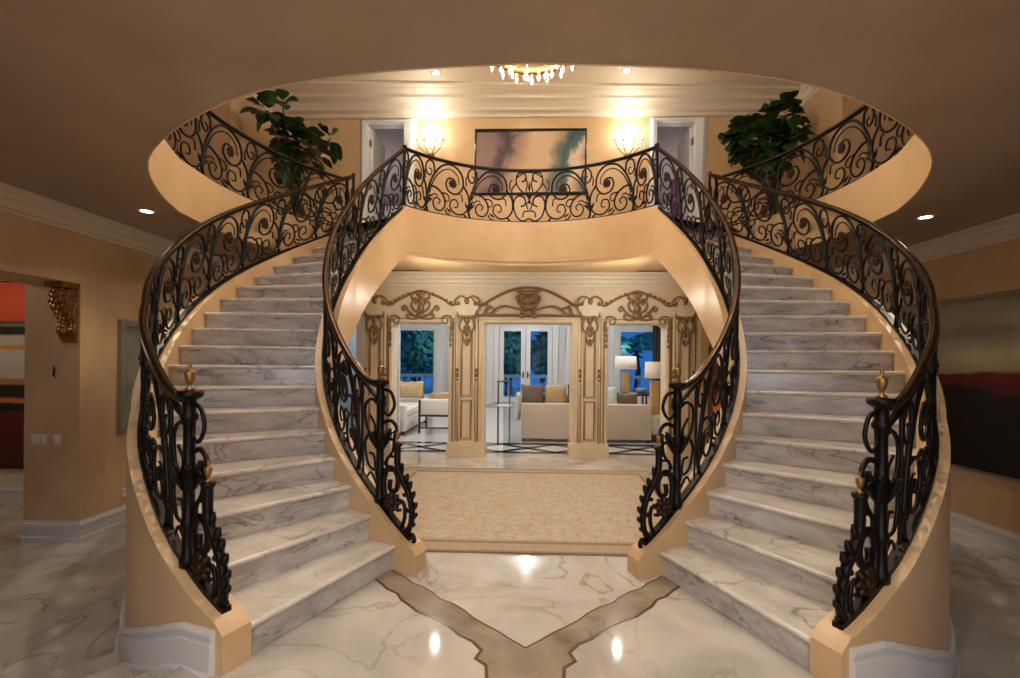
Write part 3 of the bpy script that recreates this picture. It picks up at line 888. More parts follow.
# casings
pr = [(0, 0), (0, .03), (.02, .05), (.045, .05), (.055, .028), (.075, .028), (.085, .045), (.1, .04), (.1, 0)]
for x0, x1 in ((-OC, OC),):
    mb = MB(); mb.sweep_xz([(x0, .23), (x0, OT), (x1, OT), (x1, .23)], pr, T0); P_(mb, 'door_casing', M['carve'])
    mb = MB(); mb.sweep_xz([(x0 - .11, .23), (x0 - .11, OT + .11), (x1 + .11, OT + .11), (x1 + .11, .23)], [(0, 0), (0, .02), (.012, .02), (.012, 0)], T0); P_(mb, 'glazed_line', M['glaze'])
for x0, x1 in ((-OS1, -OS0), (OS0, OS1)):
    mb = MB(); mb.sweep_xz([(x0, .23), (x0, OT - ch), (x0 + ch * .3, OT - ch * .3), (x0 + ch, OT), (x1 - ch, OT), (x1 - ch * .3, OT - ch * .3), (x1, OT - ch), (x1, .23)], [(0, 0), (0, .03), (.02, .045), (.045, .045), (.05, .0)], T0); P_(mb, 'door_casing', M['carve'])
    mb = MB(); mb.sweep_xz([(x0 - .06, .23), (x0 - .06, OT + .07), (x1 + .06, OT + .07), (x1 + .06, .23)], [(0, 0), (0, .024), (.014, .024), (.014, 0)], T0); P_(mb, 'glazed_line', M['glaze'])
    # corner scroll carvings
    for xx, d in ((x0, 1), (x1, -1)):
        mb = MB()
        for pts in ([(-.04, .1), (.04, .12), (.12, .08), (.1, .0), (.03, 0), (.03, .06)], [(-.03, .06), (-.04, -.08), (-.02, -.2), (-.03, -.32)], [(-.05, .02), (-.07, -.05), (-.04, -.1), (-.01, -.06)]):
            mb.tube([(xx + d * a, T0 - .04, OT + b) for a, b in crom(pts, 5)], .014, 6)
        for k in range(4): mb.blob((xx - d * .03, T0 - .035, OT - .1 - .09 * k), .025, .02, .045, 6, 5)
        P_(mb, 'corner_carving', M['gilt'])
# pilasters
for cx_, w_ in ((-(OS1 + XW) / 2, .36), (-(OC + OS0) / 2, .36), ((OC + OS0) / 2, .36), ((OS1 + XW) / 2, .36)):
    mb = MB()
    mb.box(cx_ - .13, cx_ + .13, T0 - .05, T0, .2, 2.38)
    for dx in (-.16, .16): mb.tube([(cx_ + dx, T0 - .02, .22), (cx_ + dx, T0 - .02, 2.34)], .022, 8)
    pil = P_(mb, 'pilaster', M['carve'])
    for z0, z1 in ((.3, .92), (1.0, 2.08)):
        mb = MB(); mb.sweep_xz([(cx_ - .065, z0), (cx_ - .065, z1), (cx_ + .065, z1), (cx_ + .065, z0)], [(0, 0), (0, .018), (.016, .018), (.016, 0)], T0 - .05, True)
        P_(mb, 'pilaster_moulding', M['glaze'])
    mb = MB()
    for dx in (-.1, .1):
        mb.sweep_xz([(cx_ + dx, .25), (cx_ + dx, 2.1)], [(-.004, 0), (-.004, .004), (.004, .004), (.004, 0)], T0 - .05)
    for dx in (-.19, .19):
        mb.sweep_xz([(cx_ + dx, .25), (cx_ + dx, 2.34)], [(-.006, 0), (-.006, .008), (.006, .008), (.006, 0)], T0)
    P_(mb, 'glazed_groove', M['glaze'])
    # capital
    mb = MB()
    mb.xprism([(cx_ - .12, 2.32), (cx_ + .12, 2.32), (cx_ + .16, 2.4), (cx_ + .19, 2.43), (cx_ + .19, 2.48), (cx_ - .19, 2.48), (cx_ - .19, 2.43), (cx_ - .16, 2.4)], T0 - .1, T0)
    mb.xprism([(cx_ - .12, 2.48), (cx_ + .12, 2.48), (cx_ + .1, 2.56), (cx_ + .05, 2.62), (cx_ - .05, 2.62), (cx_ - .1, 2.56)], T0 - .08, T0)
    cap = P_(mb, 'capital', M['carve'])
    for d in (-1, 1):
        mb = MB()
        for pts in ([(.02, 2.6), (.1, 2.64), (.19, 2.58), (.2, 2.5), (.14, 2.5), (.15, 2.55)], [(.04, 2.46), (.12, 2.42), (.15, 2.32), (.1, 2.28), (.08, 2.34)], [(.03, 2.3), (.1, 2.24), (.12, 2.12), (.06, 2.06), (.04, 2.14)], [(.02, 2.1), (.07, 2.0), (.04, 1.9), (.0, 1.84)]):
            mb.tube([(cx_ + d * a, T0 - .075, b) for a, b in crom(pts, 5)], .016, 6)
        P_(mb, 'capital_scroll', M['gilt'])
        mb = MB()
        for z, w2 in ((1.42, .03), (1.34, .035), (1.26, .02)): mb.blob((cx_ + d * .16, T0 - .03, z), w2, .02, w2 * 1.3, 6, 5)
        P_(mb, 'husk_carving', M['gilt'])
    mb = MB()
    for z, w2 in ((2.56, .05), (2.4, .05), (2.24, .045), (2.13, .04), (2.02, .033), (1.92, .025)): mb.blob((cx_, T0 - .07, z), w2, .03, w2 * 1.3, 8, 6)
    P_(mb, 'leaf_drop', M['gilt'])
# wavy head mouldings and cartouches
cxp = (OC + OS0) / 2
def wave(pts): return crom(pts, 8)
mb = MB()
mb.sweep_xz(wave([(-cxp + .12, 2.52), (-cxp + .25, 2.5), (-.6, 2.6), (-.3, 2.74), (0, 2.79), (.3, 2.74), (.6, 2.6), (cxp - .25, 2.5), (cxp - .12, 2.52)]), [(-.022, 0), (-.022, .03), (0, .055), (.022, .03), (.022, 0)], T0)
P_(mb, 'head_moulding', M['glaze'])
ocx = (OS1 + XW) / 2; scx = (OS0 + OS1) / 2
for d in (-1, 1):
    mb = MB()
    mb.sweep_xz(wave([(d * (cxp + .12), 2.52), (d * (cxp + .26), 2.5), (d * (cxp + .42), 2.6), (d * (scx - .12), 2.7), (d * scx, 2.73), (d * (scx + .12), 2.7), (d * (ocx - .42), 2.6), (d * (ocx - .26), 2.5), (d * (ocx - .12), 2.52)]), [(-.018, 0), (-.018, .025), (0, .045), (.018, .025), (.018, 0)], T0)
    P_(mb, 'head_moulding', M['glaze'])
    mb = MB()
    for e in (-1, 1):
        for pts in ([(.0, 2.3), (.1, 2.32), (.2, 2.4), (.26, 2.48), (.3, 2.44), (.26, 2.4)], [(.02, 2.38), (.12, 2.42), (.15, 2.52), (.09, 2.56), (.07, 2.5)], [(.0, 2.52), (.08, 2.6), (.14, 2.6), (.14, 2.68), (.06, 2.7)], [(.03, 2.28), (.14, 2.26), (.22, 2.3), (.2, 2.35), (.15, 2.33)], [(.0, 2.62), (.05, 2.66), (.02, 2.71)]):
            mb.tube([(d * scx + e * a, T0 - .04, b) for a, b in crom(pts, 5)], .02, 6)
    for z, rx, rz in ((2.33, .08, .05), (2.45, .06, .07), (2.57, .05, .05), (2.66, .07, .04)): mb.blob((d * scx, T0 - .03, z), rx, .04, rz, 10, 6)
    P_(mb, 'cartouche', M['gilt'])
    for e in (-1, 1):
        mb = MB()
        for k in range(5): mb.blob((d * scx + e * (.2 + .075 * k), T0 - .045, 2.68 - .035 * k), .03, .02, .022, 6, 5)
        P_(mb, 'garland', M['gilt'])
mb = MB()
for e in (-1, 1):
    for pts in ([(.06, 2.4), (.2, 2.44), (.4, 2.48), (.55, 2.42), (.62, 2.34), (.52, 2.33), (.3, 2.34), (.12, 2.33)], [(.55, 2.42), (.64, 2.46), (.72, 2.4), (.68, 2.33), (.62, 2.36)], [(.66, 2.5), (.71, 2.42), (.74, 2.34), (.86, 2.33)], [(.05, 2.5), (.15, 2.52), (.2, 2.62), (.13, 2.66), (.1, 2.6)], [(.03, 2.6), (.1, 2.68), (.17, 2.72), (.2, 2.76)], [(.02, 2.36), (.1, 2.3), (.16, 2.34)]):
        mb.tube([(e * a, T0 - .05, b) for a, b in crom(pts, 6)], .02, 6)
for z, rx, rz in ((2.36, .09, .06), (2.47, .1, .07), (2.58, .12, .07), (2.7, .1, .05)):
    mb.blob((0, T0 - .03, z), rx, .05, rz, 12, 6)
    for e in (-1, 1): mb.blob((e * rx, T0 - .03, z + .02), rx * .5, .045, rz * .6, 8, 6)
P_(mb, 'cartouche', M['gilt'])
mb = MB(); mb.sweep([(-XW, YA, ZS + .03), (XW, YA, ZS + .03)], [(-p[0], p[1]) for p in crown_prof(.22, .16)], smooth=False)
P_(mb, 'cornice', M['cream'])

# ------------------------------------------------------------------ living room
YF = 19.6
mb = MB(); mb.box(-8, 8, YA + .2, YF + .2, -.3, 0)
LF = struct(mb, 'floor_living', M['lfloor'], 'pale polished floor of the living room')
mb = MB()
def strip(p, q, w_):
    p = np.array(p); q = np.array(q); d = (q - p) / np.linalg.norm(q - p); n = np.array([-d[1], d[0]]) * w_ / 2
    mb.prism([p + n, q + n, q - n, p - n], .0005, .0022)
for y0, y1 in ((8.78, 9.72), (17.6, 18.6)):
    strip((-7.9, y0), (7.9, y0), .2); strip((-7.9, y1), (7.9, y1), .2)
    w_ = .98
    for k in range(-9, 10):
        for e, yy in ((.5, y0 + .05), (-.5, y0 + .05), (.5, y1 - .05), (-.5, y1 - .05)): strip((k * w_, (y0 + y1) / 2), ((k + e) * w_, yy), .15)
mb.build('diamond_border', M['black'], LF)
# far wall with openings
def U(u): return (u - 525.5) * YF / 510
def Vz(v): return EYE + (361.5 - v) * YF / 510
ops = [(-5.05, -3.55, .15, 2.86), (-1.15, .98, .02, 2.96), (1.62, 2.35, .15, 2.86), (3.45, 5.0, .15, 2.86)]
mb = MB(); xs = -8
for x0, x1, z0, z1 in ops:
    mb.box(xs, x0, YF, YF + .2, 0, 3.3); mb.box(x0, x1, YF, YF + .2, z1, 3.3)
    if z0 > .05: mb.box(x0, x1, YF, YF + .2, 0, z0)
    xs = x1
mb.box(xs, 8, YF, YF + .2, 0, 3.3)
struct(mb, 'wall_living_far', M['white'], 'white far wall of the living room')
mb = MB(); mb.box(-8.1, -8, YA + .2, YF + .2, 0, 3.3); mb.box(8, 8.1, YA + .2, YF + .2, 0, 3.3); mb.box(-8, -6.4, YA + .2, 9.5, 3.1, 3.3); mb.box(6.4, 8, YA + .2, 9.5, 3.1, 3.3)
struct(mb, 'wall_living_side', M['white'], 'white side walls of the living room')
mb = MB(); mb.box(-8, 8, 9.5, YF + .2, 3.3, 3.4)
struct(mb, 'ceiling_living', M['white'], 'white ceiling of the living room')
mb = MB()
for x in (-5.6, -3.05, -2.5, -1.7, 1.3, 2.9, 5.5): mb.box(x - .11, x + .11, YF - .06, YF - .001, .0, 3.28)
struct(mb, 'trim_8', M['pil'], 'flat pilasters on the living room far wall')
mb = MB()
for a, b in ((-7.99, -1.33), (1.16, 7.99)): mb.sweep([(a, YF - .002, 0), (b, YF - .002, 0)], [(-p[0], p[1]) for p in base_prof(.3)], smooth=False)
struct(mb, 'baseboard_living', M['white'])
def casing(x0, x1, z0, z1, name, label, sill=True):
    mb = MB()
    path = [(x0, z0), (x0, z1), (x1, z1), (x1, z0)]
    mb.sweep_xz(path, [(-.03, 0), (-.03, .04), (.14, .06), (.16, 0)], YF, closed=sill)
    return struct(mb, name, M['white'], label)
def leafdoor(x0, x1, z0, z1, par, fr=.13, base=.2):
    mb = MB(); y0, y1 = YF + .03, YF + .09
    mb.box(x0, x0 + fr, y0, y1, z0, z1); mb.box(x1 - fr, x1, y0, y1, z0, z1); mb.box(x0 + fr, x1 - fr, y0 + .004, y1 - .004, z1 - fr, z1); mb.box(x0 + fr, x1 - fr, y0 + .004, y1 - .004, z0, z0 + base)
    a = mb.build('window_frame', M['white'], par)
    mb = MB(); mb.box(x0 + fr, x1 - fr, YF + .055, YF + .06, z0 + base, z1 - fr); mb.build('pane', M['glass'], a)
    return a
w1 = casing(*ops[0], 'window_1', 'tall white-framed window behind the white sofa'); leafdoor(*ops[0], w1, .1, .12)
w2 = casing(*ops[2], 'window_2', 'narrow white-framed window right of the glazed doors'); leafdoor(*ops[2], w2, .1, .12)
w3 = casing(*ops[3], 'window_3', 'tall white-framed window behind the table lamps'); leafdoor(*ops[3], w3, .1, .12)
d3 = casing(*ops[1], 'door_3', 'pair of white glazed garden doors at the centre', False)
xm = (ops[1][0] + ops[1][1]) / 2
for x0, x1, hx in ((ops[1][0] + .05, xm - .01, xm - .08), (xm + .01, ops[1][1] - .05, xm + .08)):
    a = leafdoor(x0, x1, .02, 2.93, d3, .17, .2)
    mb = MB(); mb.box(hx - .025, hx + .025, YF - .0, YF + .03, .95, 1.2); mb.tube([(hx, YF - .03, 1.08), (hx + (.1 if hx > xm else -.1), YF - .03, 1.08)], .012, 6)
    mb.build('handle', M['darkwood'], a)
# curtain at the right window
root = empty('curtain', (4.95, YF - .12, 0), 'charcoal curtain hanging at the edge of the right-hand living room window', 'curtain')
mb = MB(); path = [(4.72 + .5 * t, YF - .14 + .05 * math.sin(t * 26), 0) for t in np.linspace(0, 1, 50)]
vs = [(x, y, z) for x, y, _ in path for z in (.02, 3.0)]
mb.add(vs, [(2 * i, 2 * i + 2, 2 * i + 3, 2 * i + 1) for i in range(49)], True)
o = wp(mb, 'fabric', M['curtain'], root); o.modifiers.new('s', 'SOLIDIFY').thickness = .01
mb = MB(); mb.tube([(3.3, YF - .12, 3.05), (5.3, YF - .12, 3.05)], .018, 8); wp(mb, 'rod', M['metal'], root)
# terrace, balustrade, trees
mb = MB(); mb.box(-14, 14, YF + .2, 32, -.5, -.02); struct(mb, 'ground_terrace', M['stone'], 'pale stone terrace outside the glazed doors')
root = empty('terrace_balustrade', (0, 21.4, 0), 'pale stone balustrade on the terrace outside the glazed doors', 'balustrade')
mb = MB(); mb.box(-7, 7, 21.3, 21.5, .92, 1.04); wp(mb, 'top_rail', M['stone'], root)
mb = MB(); mb.box(-7, 7, 21.3, 21.5, -.02, .12); wp(mb, 'bottom_rail', M['stone'], root)
for k in range(44):
    mb = MB(); mb.lathe([(.05, .12), (.05, .16), (.03, .2), (.065, .36), (.06, .46), (.03, .66), (.03, .78), (.05, .86), (.05, .92)], (-6.9 + .32 * k, 21.4, 0), 8); wp(mb, 'baluster', M['stone'], root)
def tree(x, y, h, r, seed, label, palm=False):
    rd = random.Random(seed)
    root = empty('garden_tree', (x, y, -.02), label, 'tree', 'garden trees beyond the terrace')
    mb = MB(); mb.tube([(x, y, -.05), (x + .1, y, h * .4), (x, y, h * .75)], [.16, .12, .06], 8); wp(mb, 'trunk', M['twig'], root)
    mb = MB()
    if palm:
        for k in range(16):
            a = 2 * PI * k / 16 + rd.random() * .3; L = r * (.8 + .4 * rd.random()); up = .3 + .8 * rd.random()
            p = [(x + math.cos(a) * L * t, y + math.sin(a) * L * t, h * .75 + up * math.sin(t * 2.6) - .6 * t * t) for t in np.linspace(0, 1, 8)]
            for i in range(7):
                for s_ in (-1, 1):
                    q = np.array(p[i]); q2 = np.array(p[i + 1]); n = np.array([-math.sin(a), math.cos(a), 0]) * s_ * .45 * r / 2
                    e = (q + q2) / 2 + n + np.array([math.cos(a) * .3, math.sin(a) * .3, -.15])
                    mb.add([q, q2, e], [(0, 1, 2)])
    else:
        for k in range(1500):
            d = np.array([rd.gauss(0, 1), rd.gauss(0, 1), rd.gauss(0, 1)]); d /= np.linalg.norm(d); d *= (rd.random() ** .4)
            c = np.array([x, y, h * .6]) + d * np.array([r, r, h * .45]) * (1 + .15 * math.sin(5 * d[0] + 3 * d[2]))
            a = np.array([rd.gauss(0, 1), rd.gauss(0, 1), rd.gauss(0, 1)]); a /= np.linalg.norm(a); b = np.cross(d, a); b /= (np.linalg.norm(b) + 1e-6)
            s_ = .13 + .1 * rd.random()
            mb.add([c - a * s_, c + b * s_ * .5, c + a * s_, c - b * s_ * .5], [(0, 1, 2, 3)])
    wp(mb, 'crown', M['garden'], root)
tree(-5.3, 24.2, 3.6, 1.4, 1, 'bushy garden tree outside the left living room window'); tree(-7.6, 26.4, 3.0, 1.05, 2, 'lower bushy tree beside it outside the left window')
tree(-.95, 24.6, 3.6, 1.1, 3, 'dense garden tree behind the left glazed door'); tree(1.25, 26.6, 3.6, 1.2, 4, 'dense garden tree behind the right glazed door')
tree(5.1, 24.2, 3.0, 1.9, 5, 'palm outside the window behind the table lamps', True); tree(3.9, 28.4, 2.2, 1.2, 6, 'low shrub tree behind the palm')

# furniture
def cushion(mb, w_, h, t, rx=0, c=(0, 0, 0), rz=0):
    n = 10; vs = []; fs = []
    for s_ in (-1, 1):
        for i in range(n + 1):
            for j in range(n + 1):
                a, b = -1 + 2 * i / n, -1 + 2 * j / n
                e = (1 - abs(a) ** 2.5) * (1 - abs(b) ** 2.5)
                k = 1 - .06 * (1 - abs(a)) * abs(b) ** 3
                k2 = 1 - .06 * (1 - abs(b)) * abs(a) ** 3
                vs.append((a * w_ / 2 * k2, s_ * t / 2 * e ** .6, b * h / 2 * k))
        o = (n + 1) ** 2 * (0 if s_ < 0 else 1)
        for i in range(n):
            for j in range(n):
                q = o + i * (n + 1) + j; fs.append((q, q + n + 1, q + n + 2, q + 1))
    Mx = Matrix.Translation(c) @ Matrix.Rotation(rz, 4, 'Z') @ Matrix.Rotation(rx, 4, 'X')
    vs = [tuple(Mx @ Vector(v)) for v in vs]
    mb.add(vs, fs, True)
# sofa seen from behind
SX0, SX1, SY = -.13, 2.42, 10.0
root = empty('sofa', ((SX0 + SX1) / 2, SY + .45, 0), 'long oatmeal sofa seen from behind through the middle and right openings', 'sofa')
mb = MB(); mb.bevbox(SX0, SX1, SY, SY + .2, .06, .75, .03); wp(mb, 'backrest', M['sofa'], root)
mb = MB(); mb.bevbox(SX0, SX1, SY + .18, SY + .95, .08, .4, .03); wp(mb, 'base', M['sofa'], root)
for k in range(3):
    w_ = (SX1 - SX0 - .4) / 3; x0 = SX0 + .2 + w_ * k
    mb = MB(); mb.bevbox(x0, x0 + w_ - .01, SY + .2, SY + .93, .4, .55, .05); wp(mb, 'seat_cushion', M['whitefab'], root)
for x0 in (SX0, SX1 - .2):
    mb = MB(); mb.bevbox(x0, x0 + .2, SY + .15, SY + .95, .08, .62, .04); wp(mb, 'armrest', M['sofa'], root)
for x in (SX0 + .06, SX1 - .06):
    for y in (SY + .06, SY + .88):
        mb = MB(); mb.box(x - .03, x + .03, y - .03, y + .03, 0, .09); wp(mb, 'leg', M['darkwood'], root)
def pillow(name, x, y, z, w_, h, m, label, rx=-.25, rz=0, t=.16, grp='cushions on the oatmeal sofa'):
    mb = MB(); cushion(mb, w_, h, t, rx, (0, 0, 0), rz)
    o = mb.build(name, m); o.location = (x, y, z); setp(o, label, 'cushion', grp); return o
pillow('cushion', .1, SY + .46, .86, .46, .5, M['greyfab'], 'taupe velvet cushion, leftmost on the oatmeal sofa back')
pillow('cushion', .57, SY + .46, .86, .46, .5, M['goldfab'], 'large gold patterned cushion standing on the oatmeal sofa')
pillow('cushion', 1.04, SY + .46, .86, .44, .5, M['greyfab'], 'taupe cushion beside the right pier on the oatmeal sofa')
pillow('cushion', .3, SY + .7, .78, .46, .3, M['brownfab'], 'small brown satin cushion in front of the taupe one')
pillow('cushion', .78, SY + .7, .78, .46, .3, M['goldfab'], 'small gold satin cushion low on the oatmeal sofa')
pillow('cushion', 1.62, SY + .46, .85, .42, .46, M['bluefab'], 'pale blue and white cushion seen in the right opening')
pillow('cushion', 1.6, SY + .72, .76, .42, .28, M['goldfab'], 'small gold cushion in front of the pale blue one')
pillow('cushion', 2.02, SY + .6, .79, .52, .32, M['brownfab'], 'wide brown satin cushion seen in the right opening')
# white throw blanket over the left sofa arm
mb = MB(); cushion(mb, .34, .6, .1, 0, (0, 0, 0), 1.4); o = mb.build('throw_blanket', M['whitefab']); o.location = (SX0 - .06, SY + .4, .66); setp(o, 'white throw draped over the left arm of the oatmeal sofa', 'blanket')
# slim side table
root = empty('side_table', (-.45, 9.75, 0), 'slim dark metal side table left of the oatmeal sofa', 'table')
for dx, dy in ((-.11, -.11), (.11, -.11), (-.11, .11), (.11, .11)):
    mb = MB(); mb.box(-.45 + dx - .009, -.45 + dx + .009, 9.75 + dy - .009, 9.75 + dy + .009, 0, 1.18); wp(mb, 'leg', M['metal'], root)
mb = MB(); mb.box(-.58, -.32, 9.62, 9.88, 1.18, 1.2); wp(mb, 'tabletop', M['metal'], root)
mb = MB(); mb.box(-.58, -.32, 9.62, 9.88, .72, .735); wp(mb, 'shelf', M['whitefab'], root)
# left white sofa (side view)
root = empty('sofa', (-2.7, 12.0, 0), 'white sofa with gold cushion seen in the left opening', 'sofa')
def sofa_side(root, x0, x1, y0, y1, m):
    mb = MB(); mb.bevbox(x0, x0 + .22, y0, y1, .06, .92, .04); wp(mb, 'backrest', m, root)
    mb = MB(); mb.bevbox(x0 + .2, x1, y0, y1, .08, .36, .03); wp(mb, 'base', m, root)
    mb = MB(); mb.bevbox(x0 + .22, x1 - .01, y0 + .18, y1 - .18, .36, .54, .05); wp(mb, 'seat_cushion', m, root)
    for y in (y0, y1 - .18):
        mb = MB(); mb.bevbox(x0 + .1, x1, y, y + .18, .08, .64, .04); wp(mb, 'armrest', m, root)
    for x in (x0 + .06, x1 - .06):
        for y in (y0 + .06, y1 - .06):
            mb = MB(); mb.box(x - .03, x + .03, y - .03, y + .03, 0, .09); wp(mb, 'leg', M['darkwood'], root)
sofa_side(root, -3.6, -2.55, 10.6, 13.0, M['whitefab'])
pillow('cushion', -2.95, 12.45, .86, .8, .42, M['goldfab'], 'gold satin cushion on the white sofa', -.15, .15, .2, None)
# bench-backed armchair with dark frame
root = empty('armchair', (-2.0, 11.3, 0), 'cream armchair with dark wooden frame seen in the left opening', 'armchair')
cx_, cy_ = -1.93, 11.0
mb = MB(); mb.bevbox(cx_ - .42, cx_ + .42, cy_, cy_ + .14, .36, .74, .05); wp(mb, 'backrest', M['whitefab'], root)
mb = MB(); mb.bevbox(cx_ - .42, cx_ + .42, cy_ + .1, cy_ + .8, .34, .5, .05); wp(mb, 'seat', M['whitefab'], root)
mb = MB(); mb.box(cx_ - .43, cx_ + .43, cy_ - .02, cy_ + .02, .36, .4); mb.box(cx_ - .4, cx_ + .4, cy_ - .01, cy_ + .015, .1, .13); wp(mb, 'frame', M['darkwood'], root)
for x in (cx_ - .41, cx_ + .41):
    for y in (cy_, cy_ + .75):
        mb = MB(); mb.box(x - .022, x + .022, y - .022, y + .022, 0, .72 if y == cy_ else .36); wp(mb, 'leg', M['darkwood'], root)
pillow('cushion', cx_ + .1, cy_ + .3, .72, .7, .34, M['goldfab'], 'gold cushion in the cream armchair', -.2, 0, .16, None)
# lamps
def lamp(x, y, zb, hbase, w_, sh, sw, label, crystal=False, stand=None):
    root = empty('table_lamp', (x, y, zb), label, 'lamp', 'gilt table lamps')
    z = zb
    if crystal:
        mb = MB(); mb.bevbox(x - .085, x + .085, y - .085, y + .085, z, z + .2, .02); mb.bevbox(x - .07, x + .07, y - .07, y + .07, z + .2, z + .26, .01); mb.bevbox(x - .085, x + .085, y - .085, y + .085, z + .26, z + .4, .02); wp(mb, 'crystal_base', M['crystal'], root); z += .4
    mb = MB(); mb.bevbox(x - w_, x + w_, y - w_ * .6, y + w_ * .6, z, z + hbase, .02); wp(mb, 'body', M['lampgold'], root); z += hbase
    mb = MB(); mb.tube([(x, y, z), (x, y, z + .1)], .012, 6); wp(mb, 'stem', M['brass'], root); z += .05
    mb = MB(); mb.lathe([(sw, 0), (sw * .94, sh)], (x, y, z), 20); o = wp(mb, 'lamp_shade', M['shade'], root); o.modifiers.new('s', 'SOLIDIFY').thickness = .004
    return root
root = empty('low_plinth', (2.62, 10.3, 0), 'low dark wooden plinth under the crystal-based lamp', 'plinth')
mb = MB(); mb.bevbox(2.45, 2.85, 10.1, 10.5, .09, .13, .01); wp(mb, 'top', M['darkwood'], root)
mb = MB(); mb.bevbox(2.48, 2.82, 10.13, 10.47, 0, .09, .01); wp(mb, 'base', M['darkwood'], root)
lamp(2.54, 10.3, .13, .68, .09, .33, .2, 'nearer gilt lamp with crystal base beside the sofa end', True)
root = empty('console_table', (2.35, 12.6, 0), 'console table beyond the sofa under the farther lamp', 'table')
mb = MB(); mb.bevbox(1.9, 2.9, 12.3, 12.8, .78, .84, .01); wp(mb, 'tabletop', M['darkwood'], root)
for x in (1.95, 2.85):
    for y in (12.35, 12.75):
        mb = MB(); mb.box(x - .02, x + .02, y - .02, y + .02, 0, .78); wp(mb, 'leg', M['darkwood'], root)
lamp(2.38, 12.5, .84, .52, .09, .32, .27, 'farther gilt lamp in front of the blue window')
mb = MB(); mb.lathe([(0, 0), (.12, 0), (.15, .04), (.16, .1), (.15, .11), (0, .1)], (2.76, 12.5, .84), 16)
o = mb.build('bowl', M['blueceramic']); setp(o, 'blue ceramic bowl on the console by the farther lamp', 'bowl')

# ------------------------------------------------------------------ rug
def rugw(y):
    dx = 1.74 ** 2 - (y - CY) ** 2
    return min(1.72, (-CX + math.sqrt(max(dx, 0))) - .05) if y < CY else 1.72
ys = np.linspace(4.15, 7.35, 24)
rp = [(-rugw(y), y) for y in ys] + [(rugw(y), y) for y in ys[::-1]]
m, nt, b = new_mat('faded_oriental_rug'); L = nt.links
mp = mapping(nt)
n1 = nt.nodes.new('ShaderNodeTexNoise'); n1.inputs['Scale'].default_value = 14; n1.inputs['Detail'].default_value = 8; n1.inputs['Roughness'].default_value = .7; L.new(mp.outputs[0], n1.inputs['Vector'])
vo = nt.nodes.new('ShaderNodeTexVoronoi'); vo.inputs['Scale'].default_value = 11; L.new(mp.outputs[0], vo.inputs['Vector'])
r1 = ramp(nt, [(.3, lin(140, 130, 116)), (.5, lin(190, 176, 156)), (.7, lin(154, 150, 142))]); L.new(n1.outputs['Fac'], r1.inputs[0])
r2 = ramp(nt, [(.1, (.8, .8, .8, 1)), (.22, (0, 0, 0, 1)), (.5, (0, 0, 0, 1)), (.6, (.4, .4, .4, 1))]); L.new(vo.outputs['Distance'], r2.inputs[0])
mx = nt.nodes.new('ShaderNodeMix'); mx.data_type = 'RGBA'; L.new(r2.outputs[0], mx.inputs['Factor']); L.new(r1.outputs[0], mx.inputs['A']); mx.inputs['B'].default_value = lin(176, 142, 114)
L.new(mx.outputs['Result'], b.inputs['Base Color']); b.inputs['Roughness'].default_value = .95; M['rug'] = m
M['rugedge'] = plain('rug_binding', lin(140, 116, 92), .9, var=.3, vscale=25)
root = empty('rug', (0, 5.7, 0), 'large faded beige patterned rug between the two staircases', 'rug')
M['rugborder'] = plain('rug_border', lin(170, 148, 124), .95, var=.22, vscale=22)
mb = MB(); mb.prism(rp, .001, .012); wp(mb, 'border', M['rugborder'], root)
ys2 = np.linspace(4.42, 7.08, 20); rp2 = [(-rugw(y) + .22, y) for y in ys2] + [(rugw(y) - .22, y) for y in ys2[::-1]]
mb = MB(); mb.prism(rp2, .011, .0135); wp(mb, 'field', M['rug'], root)
ys3 = np.linspace(4.36, 7.14, 20); rp3 = [(-rugw(y) + .17, y, .012) for y in ys3] + [(rugw(y) - .17, y, .012) for y in ys3[::-1]]
mb = MB(); mb.sweep(rp3, [(-.02, 0), (-.02, .0012), (.02, .0012), (.02, 0)], closed=True, smooth=False); wp(mb, 'guard_stripe', M['rugedge'], root)
mb = MB(); mb.sweep([(x, y, .001) for x, y in rp], [(-.02, 0), (-.02, .013), (.012, .013), (.012, 0)], closed=True, smooth=False)
wp(mb, 'binding', M['rugedge'], root)

